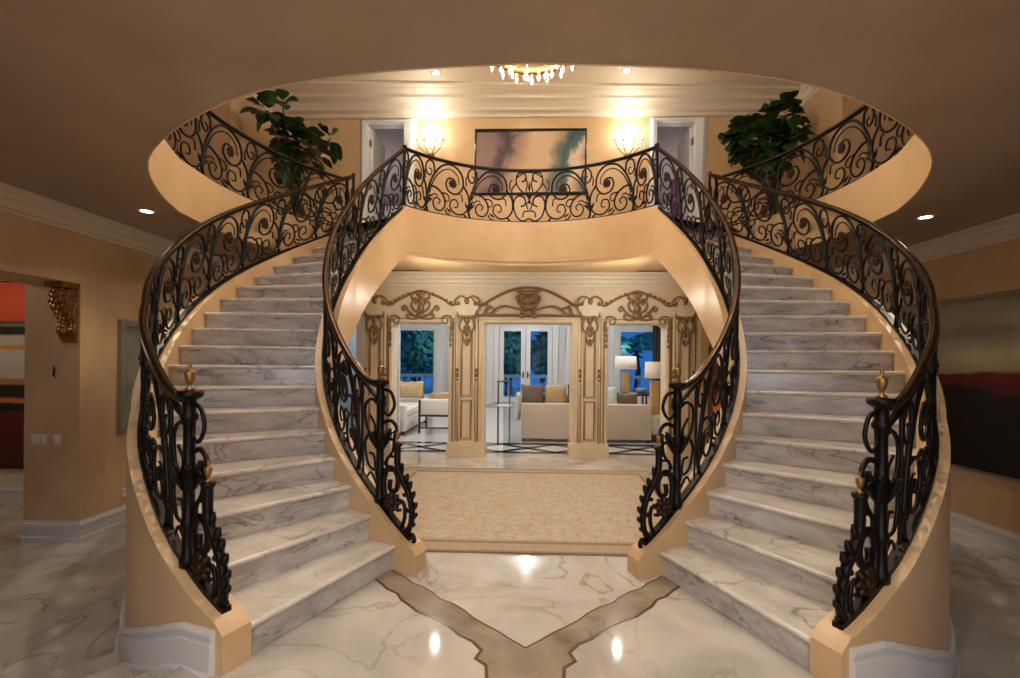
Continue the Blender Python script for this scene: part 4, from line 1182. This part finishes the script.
# ------------------------------------------------------------------ upper level things
def frame_pic(name, x0, x1, z0, z1, y, fm, pm, label, fw=.035):
    root = empty(name, ((x0 + x1) / 2, y, (z0 + z1) / 2), label, 'painting')
    mb = MB(); mb.sweep_xz([(x0, z0), (x0, z1), (x1, z1), (x1, z0)], [(0, 0), (0, .04), (-fw * .4, .05), (-fw, .03), (-fw, 0)], y, True); wp(mb, 'frame', fm, root)
    mb = MB(); mb.box(x0 + .003, x1 - .003, y - .02, y - .002, z0 + .003, z1 - .003); wp(mb, 'canvas', pm, root)
    return root
def art_upper():
    m, nt, b = new_mat('abstract_canvas'); L = nt.links
    mp = mapping(nt)
    n = nt.nodes.new('ShaderNodeTexNoise'); n.inputs['Scale'].default_value = 2.2; n.inputs['Detail'].default_value = 6; n.inputs['Distortion'].default_value = .5; L.new(mp.outputs[0], n.inputs['Vector'])
    sp = nt.nodes.new('ShaderNodeSeparateXYZ'); L.new(mp.outputs[0], sp.inputs[0])
    a = nt.nodes.new('ShaderNodeMath'); a.operation = 'MULTIPLY_ADD'; a.inputs[1].default_value = .46; a.inputs[2].default_value = .34; L.new(sp.outputs['X'], a.inputs[0])
    a2 = nt.nodes.new('ShaderNodeMath'); a2.operation = 'MULTIPLY_ADD'; a2.inputs[1].default_value = -.12; L.new(sp.outputs['Z'], a2.inputs[0]); L.new(a.outputs[0], a2.inputs[2])
    c = nt.nodes.new('ShaderNodeMath'); c.operation = 'MULTIPLY_ADD'; c.inputs[1].default_value = .32; L.new(n.outputs['Fac'], c.inputs[0]); L.new(a2.outputs[0], c.inputs[2])
    r = ramp(nt, [(.02, lin(150, 122, 112)), (.15, lin(138, 108, 100)), (.2, lin(96, 70, 70)), (.26, lin(66, 48, 52)), (.3, lin(104, 80, 76)), (.36, lin(164, 132, 110)), (.48, lin(206, 170, 132)), (.62, lin(204, 172, 132)), (.72, lin(112, 112, 92)), (.8, lin(46, 74, 80)), (.86, lin(70, 96, 96)), (.9, lin(214, 190, 160)), (.95, lin(190, 160, 130)), (1, lin(90, 104, 100))])
    L.new(c.outputs[0], r.inputs[0]); L.new(r.outputs[0], b.inputs['Base Color']); b.inputs['Roughness'].default_value = .5
    return m
frame_pic('painting', -1.0, 1.03, 4.6, 5.8, YB, M['black'], art_upper(), 'wide abstract painting in a thin black frame on the upper back wall')
def art_right():
    m, nt, b = new_mat('dark_horizon_canvas'); L = nt.links
    mp = mapping(nt, scale=(1, .35, 1))
    n = nt.nodes.new('ShaderNodeTexNoise'); n.inputs['Scale'].default_value = 2.5; n.inputs['Detail'].default_value = 6; L.new(mp.outputs[0], n.inputs['Vector'])
    sp = nt.nodes.new('ShaderNodeSeparateXYZ'); L.new(mp.outputs[0], sp.inputs[0])
    c = nt.nodes.new('ShaderNodeMath'); c.operation = 'MULTIPLY_ADD'; c.inputs[1].default_value = .47; c.inputs[2].default_value = .43; L.new(sp.outputs['Z'], c.inputs[0])
    d = nt.nodes.new('ShaderNodeMath'); d.operation = 'MULTIPLY_ADD'; d.inputs[1].default_value = .16; L.new(n.outputs['Fac'], d.inputs[0]); L.new(c.outputs[0], d.inputs[2])
    r = ramp(nt, [(.0, lin(10, 8, 8)), (.46, lin(16, 8, 8)), (.49, lin(70, 10, 12)), (.53, lin(96, 12, 14)), (.555, lin(52, 20, 18)), (.575, lin(140, 118, 90)), (.66, lin(156, 140, 112)), (.76, lin(108, 100, 86)), (.85, lin(146, 134, 108)), (1, lin(134, 122, 100))]); L.new(d.outputs[0], r.inputs[0]); L.new(r.outputs[0], b.inputs['Base Color']); b.inputs['Roughness'].default_value = .4
    return m
# right painting on the x = XR wall
def wall_pic_x(x, y0, y1, z0, z1, sg, fm, pm, label, fw=.05):
    root = empty('painting', (x, (y0 + y1) / 2, (z0 + z1) / 2), label, 'painting')
    a, b = sorted((x, x - sg * .05))
    for nm, bx in (('frame_top', (y0, y1, z1 - fw, z1)), ('frame_bottom', (y0, y1, z0, z0 + fw * .5)), ('frame_side', (y0, y0 + fw, z0 + fw * .5, z1 - fw)), ('frame_side', (y1 - fw, y1, z0 + fw * .5, z1 - fw))):
        mb = MB(); mb.box(a, b, *bx); wp(mb, nm, fm, root)
    a, b = sorted((x - sg * .002, x - sg * .03))
    mb = MB(); mb.box(a, b, y0 + .01, y1 - .01, z0 + .01, z1 - .01); wp(mb, 'canvas', pm, root)
    return root
wall_pic_x(XR, 3.6, 7.6, .36, 2.36, 1, M['silver'], art_right(), 'huge painting of grey sky over red and black on the right hall wall')
m, nt, b = new_mat('green_grey_canvas'); n = nt.nodes.new('ShaderNodeTexNoise'); n.inputs['Scale'].default_value = 2; mp = mapping(nt); nt.links.new(mp.outputs[0], n.inputs['Vector'])
r = ramp(nt, [(.35, lin(96, 100, 84)), (.5, lin(136, 134, 110)), (.65, lin(150, 140, 120))]); nt.links.new(n.outputs['Fac'], r.inputs[0]); nt.links.new(r.outputs[0], b.inputs['Base Color'])
wall_pic_x(XL, 5.86, 7.1, .66, 2.02, -1, M['silver'], m, 'silver-framed green-grey picture on the left hall wall behind the stairs', .07)
# striped abstract through the left opening
m, nt, b = new_mat('striped_canvas'); L = nt.links; mp = mapping(nt, scale=(.5, 1, 1))
sp = nt.nodes.new('ShaderNodeSeparateXYZ'); L.new(mp.outputs[0], sp.inputs[0])
n = nt.nodes.new('ShaderNodeTexNoise'); n.inputs['Scale'].default_value = 5; n.inputs['Detail'].default_value = 5; L.new(mp.outputs[0], n.inputs['Vector'])
c = nt.nodes.new('ShaderNodeMath'); c.operation = 'MULTIPLY_ADD'; c.inputs[1].default_value = .385; c.inputs[2].default_value = .48; L.new(sp.outputs['Z'], c.inputs[0])
d = nt.nodes.new('ShaderNodeMath'); d.operation = 'MULTIPLY_ADD'; d.inputs[1].default_value = .012; L.new(n.outputs['Fac'], d.inputs[0]); L.new(c.outputs[0], d.inputs[2])
r = ramp(nt, [(0, lin(70, 10, 8)), (.29, lin(88, 12, 8)), (.3, lin(18, 14, 12)), (.335, lin(18, 14, 14)), (.345, lin(190, 120, 60)), (.36, lin(180, 110, 50)), (.37, lin(20, 16, 14)), (.43, lin(26, 22, 22)), (.44, lin(170, 120, 70)), (.46, lin(160, 110, 60)), (.47, lin(176, 166, 158)), (.61, lin(190, 182, 172)), (.62, lin(200, 130, 60)), (.636, lin(200, 130, 60)), (.645, lin(186, 176, 166)), (.69, lin(176, 168, 160)), (.7, lin(24, 22, 22)), (.735, lin(36, 32, 30)), (.745, lin(130, 120, 110)), (.76, lin(50, 44, 40)), (.77, lin(190, 74, 44)), (.87, lin(206, 84, 50)), (1, lin(180, 60, 36))]); r.color_ramp.interpolation = 'LINEAR'
L.new(d.outputs[0], r.inputs[0]); L.new(r.outputs[0], b.inputs['Base Color'])
frame_pic('painting', -8.4, -6.62, .05, 2.6, 6.7, M['darkwood'], m, 'tall red, black and white striped painting through the left opening', .02)

# sconces
def sconce(x, z, label):
    root = empty('wall_sconce', (x, YB, z), label, 'wall light', 'crystal wall sconces')
    mb = MB(); mb.lathe([(0, 0), (.06, 0), (.05, .03), (.02, .05), (0, .05)], (x, YB, z - .22), 12, 'y'); wp(mb, 'backplate', M['brass'], root)
    for k, dx in enumerate((-.24, -.1, .1, .24)):
        mb = MB(); mb.tube([(x + a, YB - .04 - o, z + b) for a, o, b in crom([(0, 0, -.22), (dx * .4, .06, -.2), (dx * .9, .12, -.1), (dx, .13, 0)], 5)], .009, 6)
        arm = wp(mb, 'arm', M['brass'], root)
        mb = MB(); mb.lathe([(0, 0), (.03, .0), (.036, .015), (.012, .02), (.012, .08), (0, .08)], (x + dx, YB - .17, z), 8); wp(mb, 'candle_cup', M['crystal'], root)
        mb = MB(); mb.blob((x + dx, YB - .17, z + .12), .016, .016, .035); wp(mb, 'bulb', M['bulb'], root)
        mb = MB()
        for j in range(3):
            for q in range(3): mb.blob((x + dx + (j - 1) * .03, YB - .17, z - .04 - .04 * q), .011, .011, .018, 6, 4)
        wp(mb, 'crystal_drops', M['crystal'], root)
    mb = MB()
    for q in range(5): mb.blob((x, YB - .1, z + .1 - .07 * q), .018, .018, .026, 6, 4)
    wp(mb, 'crystal_spine', M['crystal'], root)
    L_ = bpy.data.lights.new('sconce_glow', 'POINT'); L_.energy = 19; L_.color = (1, .96, .88); L_.shadow_soft_size = .12
    lo = bpy.data.objects.new('sconce_glow', L_); COL.objects.link(lo); lo.location = (x, YB - .24, z + .2)
sconce(-1.8, 5.55, 'crystal candle sconce left of the wide painting'); sconce(1.76, 5.52, 'crystal candle sconce right of the wide painting')

# chandelier
root = empty('chandelier', (0, 5.7, CEIL2), 'gold chandelier hung with crystal drops high over the rug', 'chandelier')
CH = (0.02, 5.7)
mb = MB(); mb.lathe([(0, CEIL2 - .06), (.08, CEIL2 - .05), (.1, CEIL2), (0, CEIL2)], (CH[0], CH[1], 0), 16); wp(mb, 'ceiling_rose', M['gold'], root)
mb = MB(); mb.tube([(CH[0], CH[1], CEIL2 - .05), (CH[0], CH[1], 5.5)], .012, 6); wp(mb, 'chain', M['gold'], root)
mb = MB(); mb.lathe([(0, 5.65), (.05, 5.6), (.04, 5.4), (.1, 5.25), (.06, 5.1), (.09, 5.0), (0, 4.94)], (CH[0], CH[1], 0), 14); wp(mb, 'stem', M['gold'], root)
for zz, rr in ((5.06, .55), (5.34, .36)):
    mb = MB(); mb.lathe([(rr - .02, -.03), (rr + .02, -.035), (rr + .03, 0), (rr + .02, .04), (rr - .02, .035), (rr - .02, -.03)], (CH[0], CH[1], zz), 32); wp(mb, 'ring', M['gold'], root)
for k in range(10):
    a = 2 * PI * k / 10
    mb = MB(); mb.tube([(CH[0] + math.cos(a) * r_, CH[1] + math.sin(a) * r_, z_) for r_, z_ in crom([(.05, 5.08), (.2, 5.0), (.38, 5.03), (.55, 5.1), (.6, 5.18)], 4)], .011, 6); wp(mb, 'arm', M['gold'], root)
    mb = MB(); mb.lathe([(0, 0), (.03, 0), (.012, .02), (.012, .1), (0, .1)], (CH[0] + math.cos(a) * .6, CH[1] + math.sin(a) * .6, 5.18), 8); cd = wp(mb, 'candle', M['crystal'], root)
    mb = MB(); mb.blob((CH[0] + math.cos(a) * .6, CH[1] + math.sin(a) * .6, 5.32), .018, .018, .04); wp(mb, 'bulb', M['bulb'], root)
for k in range(36):
    a = 2 * PI * k / 36; rr = .55 if k % 2 else .48
    mb = MB(); x, y = CH[0] + math.cos(a) * rr, CH[1] + math.sin(a) * rr
    mb.blob((x, y, 4.995), .016, .016, .02, 6, 4); mb.lathe([(0, 4.98), (.026, 4.95), (.017, 4.9), (0, 4.88)], (x, y, 0), 6)
    wp(mb, 'crystal_drop', M['crystal'], root)
for k in range(8):
    a = 2 * PI * k / 8 + .2; rr = .3
    mb = MB(); x, y = CH[0] + math.cos(a) * rr, CH[1] + math.sin(a) * rr
    mb.tube([(x, y, 5.0), (x, y, 4.92)], .004, 5); mb.blob((x, y, 4.9), .022, .022, .026, 6, 4); mb.lathe([(0, 4.88), (.036, 4.84), (.024, 4.79), (0, 4.775)], (x, y, 0), 8)
    wp(mb, 'crystal_pendant', M['crystal'], root)

for q in [o for o in bpy.data.objects if o.parent == root and not o.name.startswith(('ceiling_rose', 'chain'))]: q.location.z += .06
# plants in the upper corners
def leafpts(c, d, L_, w_, rd):
    d = d / np.linalg.norm(d); side = np.cross(d, np.array([0, 0, 1.]));
    if np.linalg.norm(side) < .1: side = np.array([1., 0, 0])
    side /= np.linalg.norm(side); up = np.cross(side, d)
    out = []
    for t, w in ((0, .15), (.3, .8), (.6, 1.), (.85, .65), (1, .05)):
        m_ = c + d * L_ * t - np.array([0, 0, 1]) * L_ * .35 * t * t
        out += [m_ - side * w_ * w + up * w_ * .25 * w, m_, m_ + side * w_ * w + up * w_ * .25 * w]
    fs = []
    for k in range(4):
        b = 3 * k; fs += [(b, b + 1, b + 4, b + 3), (b + 1, b + 2, b + 5, b + 4)]
    return out, fs
def plant(clusters, base, label, seed):
    rd = random.Random(seed)
    root = empty('potted_plant', (base[0], base[1], FL2), label, 'plant')
    mb = MB(); mb.lathe([(0, .01), (.15, .0), (.22, .3), (.24, .42), (.2, .42), (.19, .36), (0, .36)], (base[0], base[1], FL2), 20); wp(mb, 'pot', M['pot'], root)
    mb = MB(); ml = MB()
    for (x, y, z, r, n) in clusters:
        mb.tube(crom([(base[0], base[1], FL2 + .36), (base[0] * .6 + x * .4, base[1] * .6 + y * .4, FL2 + .36 + (z - FL2 - .36) * .55), (x, y, z)], 5), [.022] * 6 + [.012] * 5, 6)
        for k in range(int(n * .6)):
            d = np.array([rd.gauss(0, 1), rd.gauss(0, 1), rd.gauss(0, .8) + .15]); d /= np.linalg.norm(d)
            c = np.array([x, y, z]) + d * r * (.35 + .55 * rd.random())
            v, f = leafpts(c, d + np.array([0, 0, .2]), .19 + .08 * rd.random(), .085 + .03 * rd.random(), rd)
            ml.add(v, f, True)
    wp(mb, 'stem', M['twig'], root); o = wp(ml, 'foliage', M['leaf'], root); setp(o, kind='stuff')
PX = lambda u, y: (u - 526) * y / 510
PZ = lambda v, y: EYE + (360.5 - v) * y / 510
yp = 8.5
plant([(PX(259, 7.95), 7.95, PZ(106, 7.95), .17, 34), (PX(274, 8.1), 8.1, PZ(98, 8.1), .12, 14), (PX(284, yp), yp, PZ(136, yp), .3, 90), (PX(302, yp), yp - .15, PZ(148, yp), .3, 90), (PX(322, yp), yp + .1, PZ(132, yp), .16, 20), (PX(290, yp), yp - .3, PZ(164, yp), .25, 40)], (-3.95, yp, 0), 'tall leafy green plant behind the left gallery railing', 3)
plant([(PX(736, yp), yp, PZ(134, yp), .26, 90), (PX(772, yp), yp, PZ(116, yp), .3, 110), (PX(752, yp), yp - .15, PZ(146, yp), .38, 170), (PX(783, 8.0), 8.0, PZ(136, 8.0), .17, 50), (PX(758, yp), yp - .25, PZ(162, yp), .26, 70)], (4.0, yp, 0), 'bushy dark green plant behind the right gallery railing', 5)

# ------------------------------------------------------------------ left hall fittings
root = empty('wall_corbel', (XL - .15, ycorn, 2.36), 'carved gilt scroll corbel under the header of the left opening', 'corbel')
cxx = XL - .11
prof = crom([(0, 2.30), (-.14, 2.28), (-.18, 2.2), (-.16, 2.1), (-.09, 2.0), (-.05, 1.92), (-.065, 1.84), (-.035, 1.76), (0, 1.72)], 5)
mb = MB()
n = len(prof); vs = []
for p in prof: vs += [(cxx - .085, ycorn + p[0], p[1]), (cxx + .085, ycorn + p[0], p[1])]
fs = [(2 * i, 2 * i + 1, 2 * i + 3, 2 * i + 2) for i in range(n - 1)] + [tuple(2 * i for i in range(n)), tuple(2 * i + 1 for i in range(n))[::-1]]
mb.add(vs, fs); o = wp(mb, 'body', M['gold'], root); auto_smooth(o, 40)
mb = MB(); mb.box(cxx - .1, cxx + .1, ycorn - .2, ycorn, 2.3, 2.36); wp(mb, 'top_plate', M['gold'], root)
mb = MB()
for dx in (-.088, .088):
    for pts in ([(-.02, 2.24), (-.1, 2.25), (-.145, 2.19), (-.12, 2.11), (-.08, 2.12), (-.09, 2.18)], [(-.02, 2.16), (-.06, 2.04), (-.03, 1.94), (-.06, 1.86), (-.03, 1.8)]):
        mb.tube([(cxx + dx, ycorn + a, b_) for a, b_ in crom(pts, 5)], .016, 6)
for k in range(9):
    q = prof[6 + 3 * k] if 6 + 3 * k < len(prof) else prof[-1]
    mb.blob((cxx, ycorn + q[0] - .005, q[1]), .05 - .003 * k, .028, .04, 8, 5)
    for dx in (-.05, .05): mb.blob((cxx + dx, ycorn + q[0], q[1] + .015), .03, .022, .035, 6, 5)
wp(mb, 'acanthus_carving', M['gold'], root)
def plate(x, z, w_, n, label):
    root = empty('switch_plate', (x, ycorn, z), label, 'switch')
    mb = MB(); mb.bevbox(x - w_ / 2, x + w_ / 2, ycorn - .012, ycorn + .004, z - .06, z + .06, .005); wp(mb, 'cover', M['plate'], root)
    for k in range(n):
        xx = x - w_ / 2 + w_ * (k + .5) / n
        mb = MB(); mb.bevbox(xx - .014, xx + .014, ycorn - .018, ycorn - .008, z - .03, z + .03, .003); wp(mb, 'rocker', M['white'], root)
plate(-5.3, .66, .17, 3, 'wide three-gang switch plate under the gilt corbel'); plate(-5.09, .66, .08, 1, 'narrow single switch plate nearest the wall corner')
root = empty('power_outlet', (XL, 5.98, -.06), 'beige power outlet low on the left hall wall', 'outlet')
mb = MB(); mb.bevbox(XL - .004, XL + .012, 5.94, 6.02, -.12, 0, .004); wp(mb, 'cover', M['plate'], root)
mb = MB(); mb.bevbox(XL + .01, XL + .016, 5.96, 6.0, -.1, -.065, .004); mb.bevbox(XL + .01, XL + .016, 5.96, 6.0, -.055, -.02, .004); wp(mb, 'socket', M['white'], root)

# things half seen behind the inner railings
mb = MB(); mb.box(-3.6, -2.82, YA + .2, YA + .25, 0, .05)
mb.v = []; mb.f = []; mb.sm = []
mb.sweep_xz([(-3.55, 0), (-3.55, 2.35), (-XW - .0, 2.35), (-XW - .0, 0)], [(-.02, 0), (-.02, .03), (.06, .04), (.08, 0)], YA)
w4 = struct(mb, 'window_4', M['white'], 'white-framed pale window left of the carved wall')
mb = MB(); mb.box(-3.52, -2.84, YA + .09, YA + .1, .06, 2.3); mb.build('pane', M['glass'], w4)
mb = MB(); mb.box(-4.4, -2.6, 10.2, 10.3, 0, 3.0); struct(mb, 'wall_passage', M['bluefab'], 'pale blue-white wall beyond the left window')
root = empty('console_table', (-2.85, 7.85, 0), 'dark console table half hidden behind the left inner railing', 'table')
mb = MB(); mb.bevbox(-3.25, -2.62, 7.7, 8.1, 1.0, 1.05, .01); wp(mb, 'tabletop', M['redwood'], root)
for x in (-3.2, -2.68):
    for y in (7.75, 8.05):
        mb = MB(); mb.tube(crom([(x, y, 1.0), (x, y - .03, .7), (x, y + .02, .3), (x, y, 0)], 4), [.035, .03, .03, .03, .025, .02, .02, .02, .02, .02, .025, .03, .03], 8); wp(mb, 'leg', M['redwood'], root)
root = empty('flower_urn', (-2.9, 7.88, 1.05), 'dark urn of dried flowers on the console behind the left inner railing', 'vase')
mb = MB(); mb.lathe([(0, 0), (.05, 0), (.03, .03), (.07, .12), (.06, .17), (0, .17)], (-2.9, 7.88, 1.05), 12); wp(mb, 'urn', M['rosette'], root)
mb = MB(); rd = random.Random(2)
for k in range(60):
    d = np.array([rd.gauss(0, 1), rd.gauss(0, 1), rd.gauss(0, 1)]); d /= np.linalg.norm(d); c = np.array([-2.9, 7.88, 1.42]) + d * np.array([.12, .1, .17]) * rd.random() ** .3
    mb.blob(c, .03, .03, .03, 6, 4)
o = wp(mb, 'flowers', M['rosette'], root); o['kind'] = 'stuff'
root = empty('carved_cabinet', (3.3, 8.2, 0), 'dark mahogany arched cabinet half hidden behind the right inner railing', 'cabinet')
mb = MB(); arcp = [(2.94 + .36 - .36 * math.cos(a), 1.75 + .4 * math.sin(a)) for a in np.linspace(0, PI, 16)]
mb.xprism([(2.94, .1)] + arcp + [(3.66, .1)], 8.02, 8.43); wp(mb, 'body', M['redwood'], root)
mb = MB(); mb.box(2.9, 3.7, 7.98, 8.44, 0, .12); wp(mb, 'plinth', M['redwood'], root)
for x0, x1 in ((2.98, 3.29), (3.31, 3.62)):
    mb = MB(); mb.bevbox(x0, x1, 7.99, 8.03, .16, 1.7, .012); d_ = wp(mb, 'door', M['redwood'], root)
    mb = MB(); mb.blob((x1 - .04 if x0 < 3 else x0 + .04, 7.98, .95), .015, .015, .015); wp(mb, 'knob', M['brass'], d_)
mb = MB()
for e in (-1, 1):
    for pts in ([(0, 1.75), (.14, 1.8), (.24, 1.92), (.16, 2.02), (.1, 1.94)], [(0, 2.0), (.08, 2.1), (.02, 2.16)]):
        mb.tube([(3.3 + e * a, 8.0, b_) for a, b_ in crom(pts, 5)], .022, 6)
wp(mb, 'crest_carving', M['darkwood'], root)
root = empty('pedestal_table', (2.82, 7.55, 0), 'small dark pedestal table under the amber vase', 'table')
mb = MB(); mb.lathe([(0, 0), (.15, 0), (.16, .03), (.05, .08), (.04, .5), (.06, .62), (.17, .66), (.17, .69), (0, .69)], (2.82, 7.55, 0), 16); wp(mb, 'body', M['redwood'], root)
mb = MB(); mb.lathe([(0, 0), (.06, 0), (.05, .03), (.1, .14), (.11, .22), (.06, .34), (.035, .46), (.035, .58), (.055, .62), (.03, .62), (0, .6)], (2.82, 7.55, .69), 18)
o = mb.build('vase', M['amber']); setp(o, 'long-necked amber vase on the pedestal behind the right inner railing', 'vase')

# ------------------------------------------------------------------ downlights
def downlight(x, y, z, label, e, spot=True, size=2.2, soft=.06, col=(1, .87, .7), blend=.7):
    root = empty('recessed_downlight', (x, y, z), label, 'ceiling light', 'recessed downlights')
    mb = MB(); mb.lathe([(.055, -.004), (.075, -.008), (.085, -.003), (.085, 0.0), (.055, 0.0), (.055, -.004)], (x, y, z), 20); wp(mb, 'trim_ring', M['white'], root)
    mb = MB(); mb.lathe([(0, -.002), (.055, -.002)], (x, y, z), 20); wp(mb, 'lens', M['lens'], root)
    L_ = bpy.data.lights.new('downlight_beam', 'SPOT'); L_.energy = e; L_.color = col; L_.spot_size = size; L_.spot_blend = blend; L_.shadow_soft_size = soft
    lo = bpy.data.objects.new('downlight_beam', L_); COL.objects.link(lo); lo.location = (x, y, z - .04)
downlight(-4.0, 5.2, CEIL1, 'recessed light in the left hall ceiling beside the oval opening', 34, size=1.7)
downlight(4.12, 5.45, CEIL1, 'recessed light in the right hall ceiling beside the oval opening', 30, size=1.7)
downlight(-1.56, 8.42, CEIL2, 'left small recessed light in the upper ceiling', 26); downlight(1.58, 8.42, CEIL2, 'right small recessed light in the upper ceiling', 26)
downlight(0, 8.83, CEIL2 - .0, 'middle recessed light in the upper ceiling above the painting', 30)
def plamp(name, loc, e, col=(1, .82, .58), r=.25, typ='POINT', **k):
    L_ = bpy.data.lights.new(name, typ); L_.energy = e; L_.color = col
    if typ == 'AREA': L_.size = r
    else: L_.shadow_soft_size = r
    o = bpy.data.objects.new(name, L_); COL.objects.link(o); o.location = loc
    if 'rot' in k: o.rotation_euler = k['rot']
    return o
downlight(-2.3, 4.7, CEIL2, 'added fill downlight high over the left stairs', 230, size=1.5, blend=.9)  # pair of unseen spots added to brighten treads, rails and risers
downlight(2.3, 4.7, CEIL2, 'added fill downlight high over the right stairs', 230, size=1.5, blend=.9)
plamp('chandelier_glow', (0, 5.7, 5.3), 400, (1, .87, .7), r=.45)
for x in (-1.3, 1.3): plamp('under_balcony_fill', (x, 7.3, 2.5), 24, (1, .92, .8), r=.03)  # floating fill without a fixture, added to light the carved wall
plamp('entry_fill', (0, -1.2, 2.85), 40, (1, .9, .78), r=.3)  # added fill lamp behind the camera, no fixture
downlight(-.85, 1.5, CEIL1, 'added unseen fill downlight over the entrance, left of the inlay stem', 70, col=(1, .95, .88), size=2.3)  # invented pair out of view, added to brighten floor and lower steps
downlight(.85, 1.5, CEIL1, 'added unseen fill downlight over the entrance, right of the inlay stem', 70, col=(1, .95, .88), size=2.3)
for x in (-.9, .9): plamp('living_entry_fill', (x, 9.3, 2.95), 34, (1, .94, .86), r=.06)  # lamps without fixtures, added to brighten the sofa back
for x, y in ((-3, 11), (0, 12.5), (3, 11.5), (-3, 16), (0, 17), (3.5, 16)): plamp('living_glow', (x, y, 3.15), 75, (.98, .98, .97), .08)
for sg in (-1, 1): plamp('bedroom_glow', (sg * 3.2, 11, 5.0), 26, (1, .93, .9), .3)
for x in (-4, 0, 4): plamp('garden_fill', (x, 22.4, 2.6), 24, (.7, .9, 1), .1)  # lamps without fixtures, added to lift the dark trees
plamp('side_room_glow', (-7, 5, 2.7), 34, r=.3)
plamp('passage_glow', (-3.2, 9.3, 2.4), 20, (.85, .92, 1), r=.3)

plamp('entry_daylight', (0, -3.4, 1.8), 110, (.86, .92, 1), 2.4, 'AREA', rot=(math.radians(90), 0, 0))
# world: dusk sky
w = bpy.data.worlds.new('dusk'); SC.world = w; w.use_nodes = True
bg = w.node_tree.nodes['Background']; bg.inputs[0].default_value = (.035, .17, .52, 1); bg.inputs[1].default_value = .9

# camera
cam = bpy.data.cameras.new('camera'); co = bpy.data.objects.new('camera', cam); COL.objects.link(co)
cam.sensor_width = 36; cam.lens = 18; cam.shift_y = 23.5 / 1020; cam.clip_end = 200; cam.clip_start = .05
co.matrix_world = Matrix.Translation((0, 0, EYE)) @ Matrix.Rotation(math.radians(2.0), 4, 'Z') @ Matrix.Rotation(math.radians(90), 4, 'X') @ Matrix.Rotation(math.radians(.5), 4, 'Z')
SC.camera = co
vs = SC.view_settings; vs.view_transform = 'Standard'; vs.look = 'None'; vs.gamma = 1; vs.exposure = 0.0; vs.use_curve_mapping = False
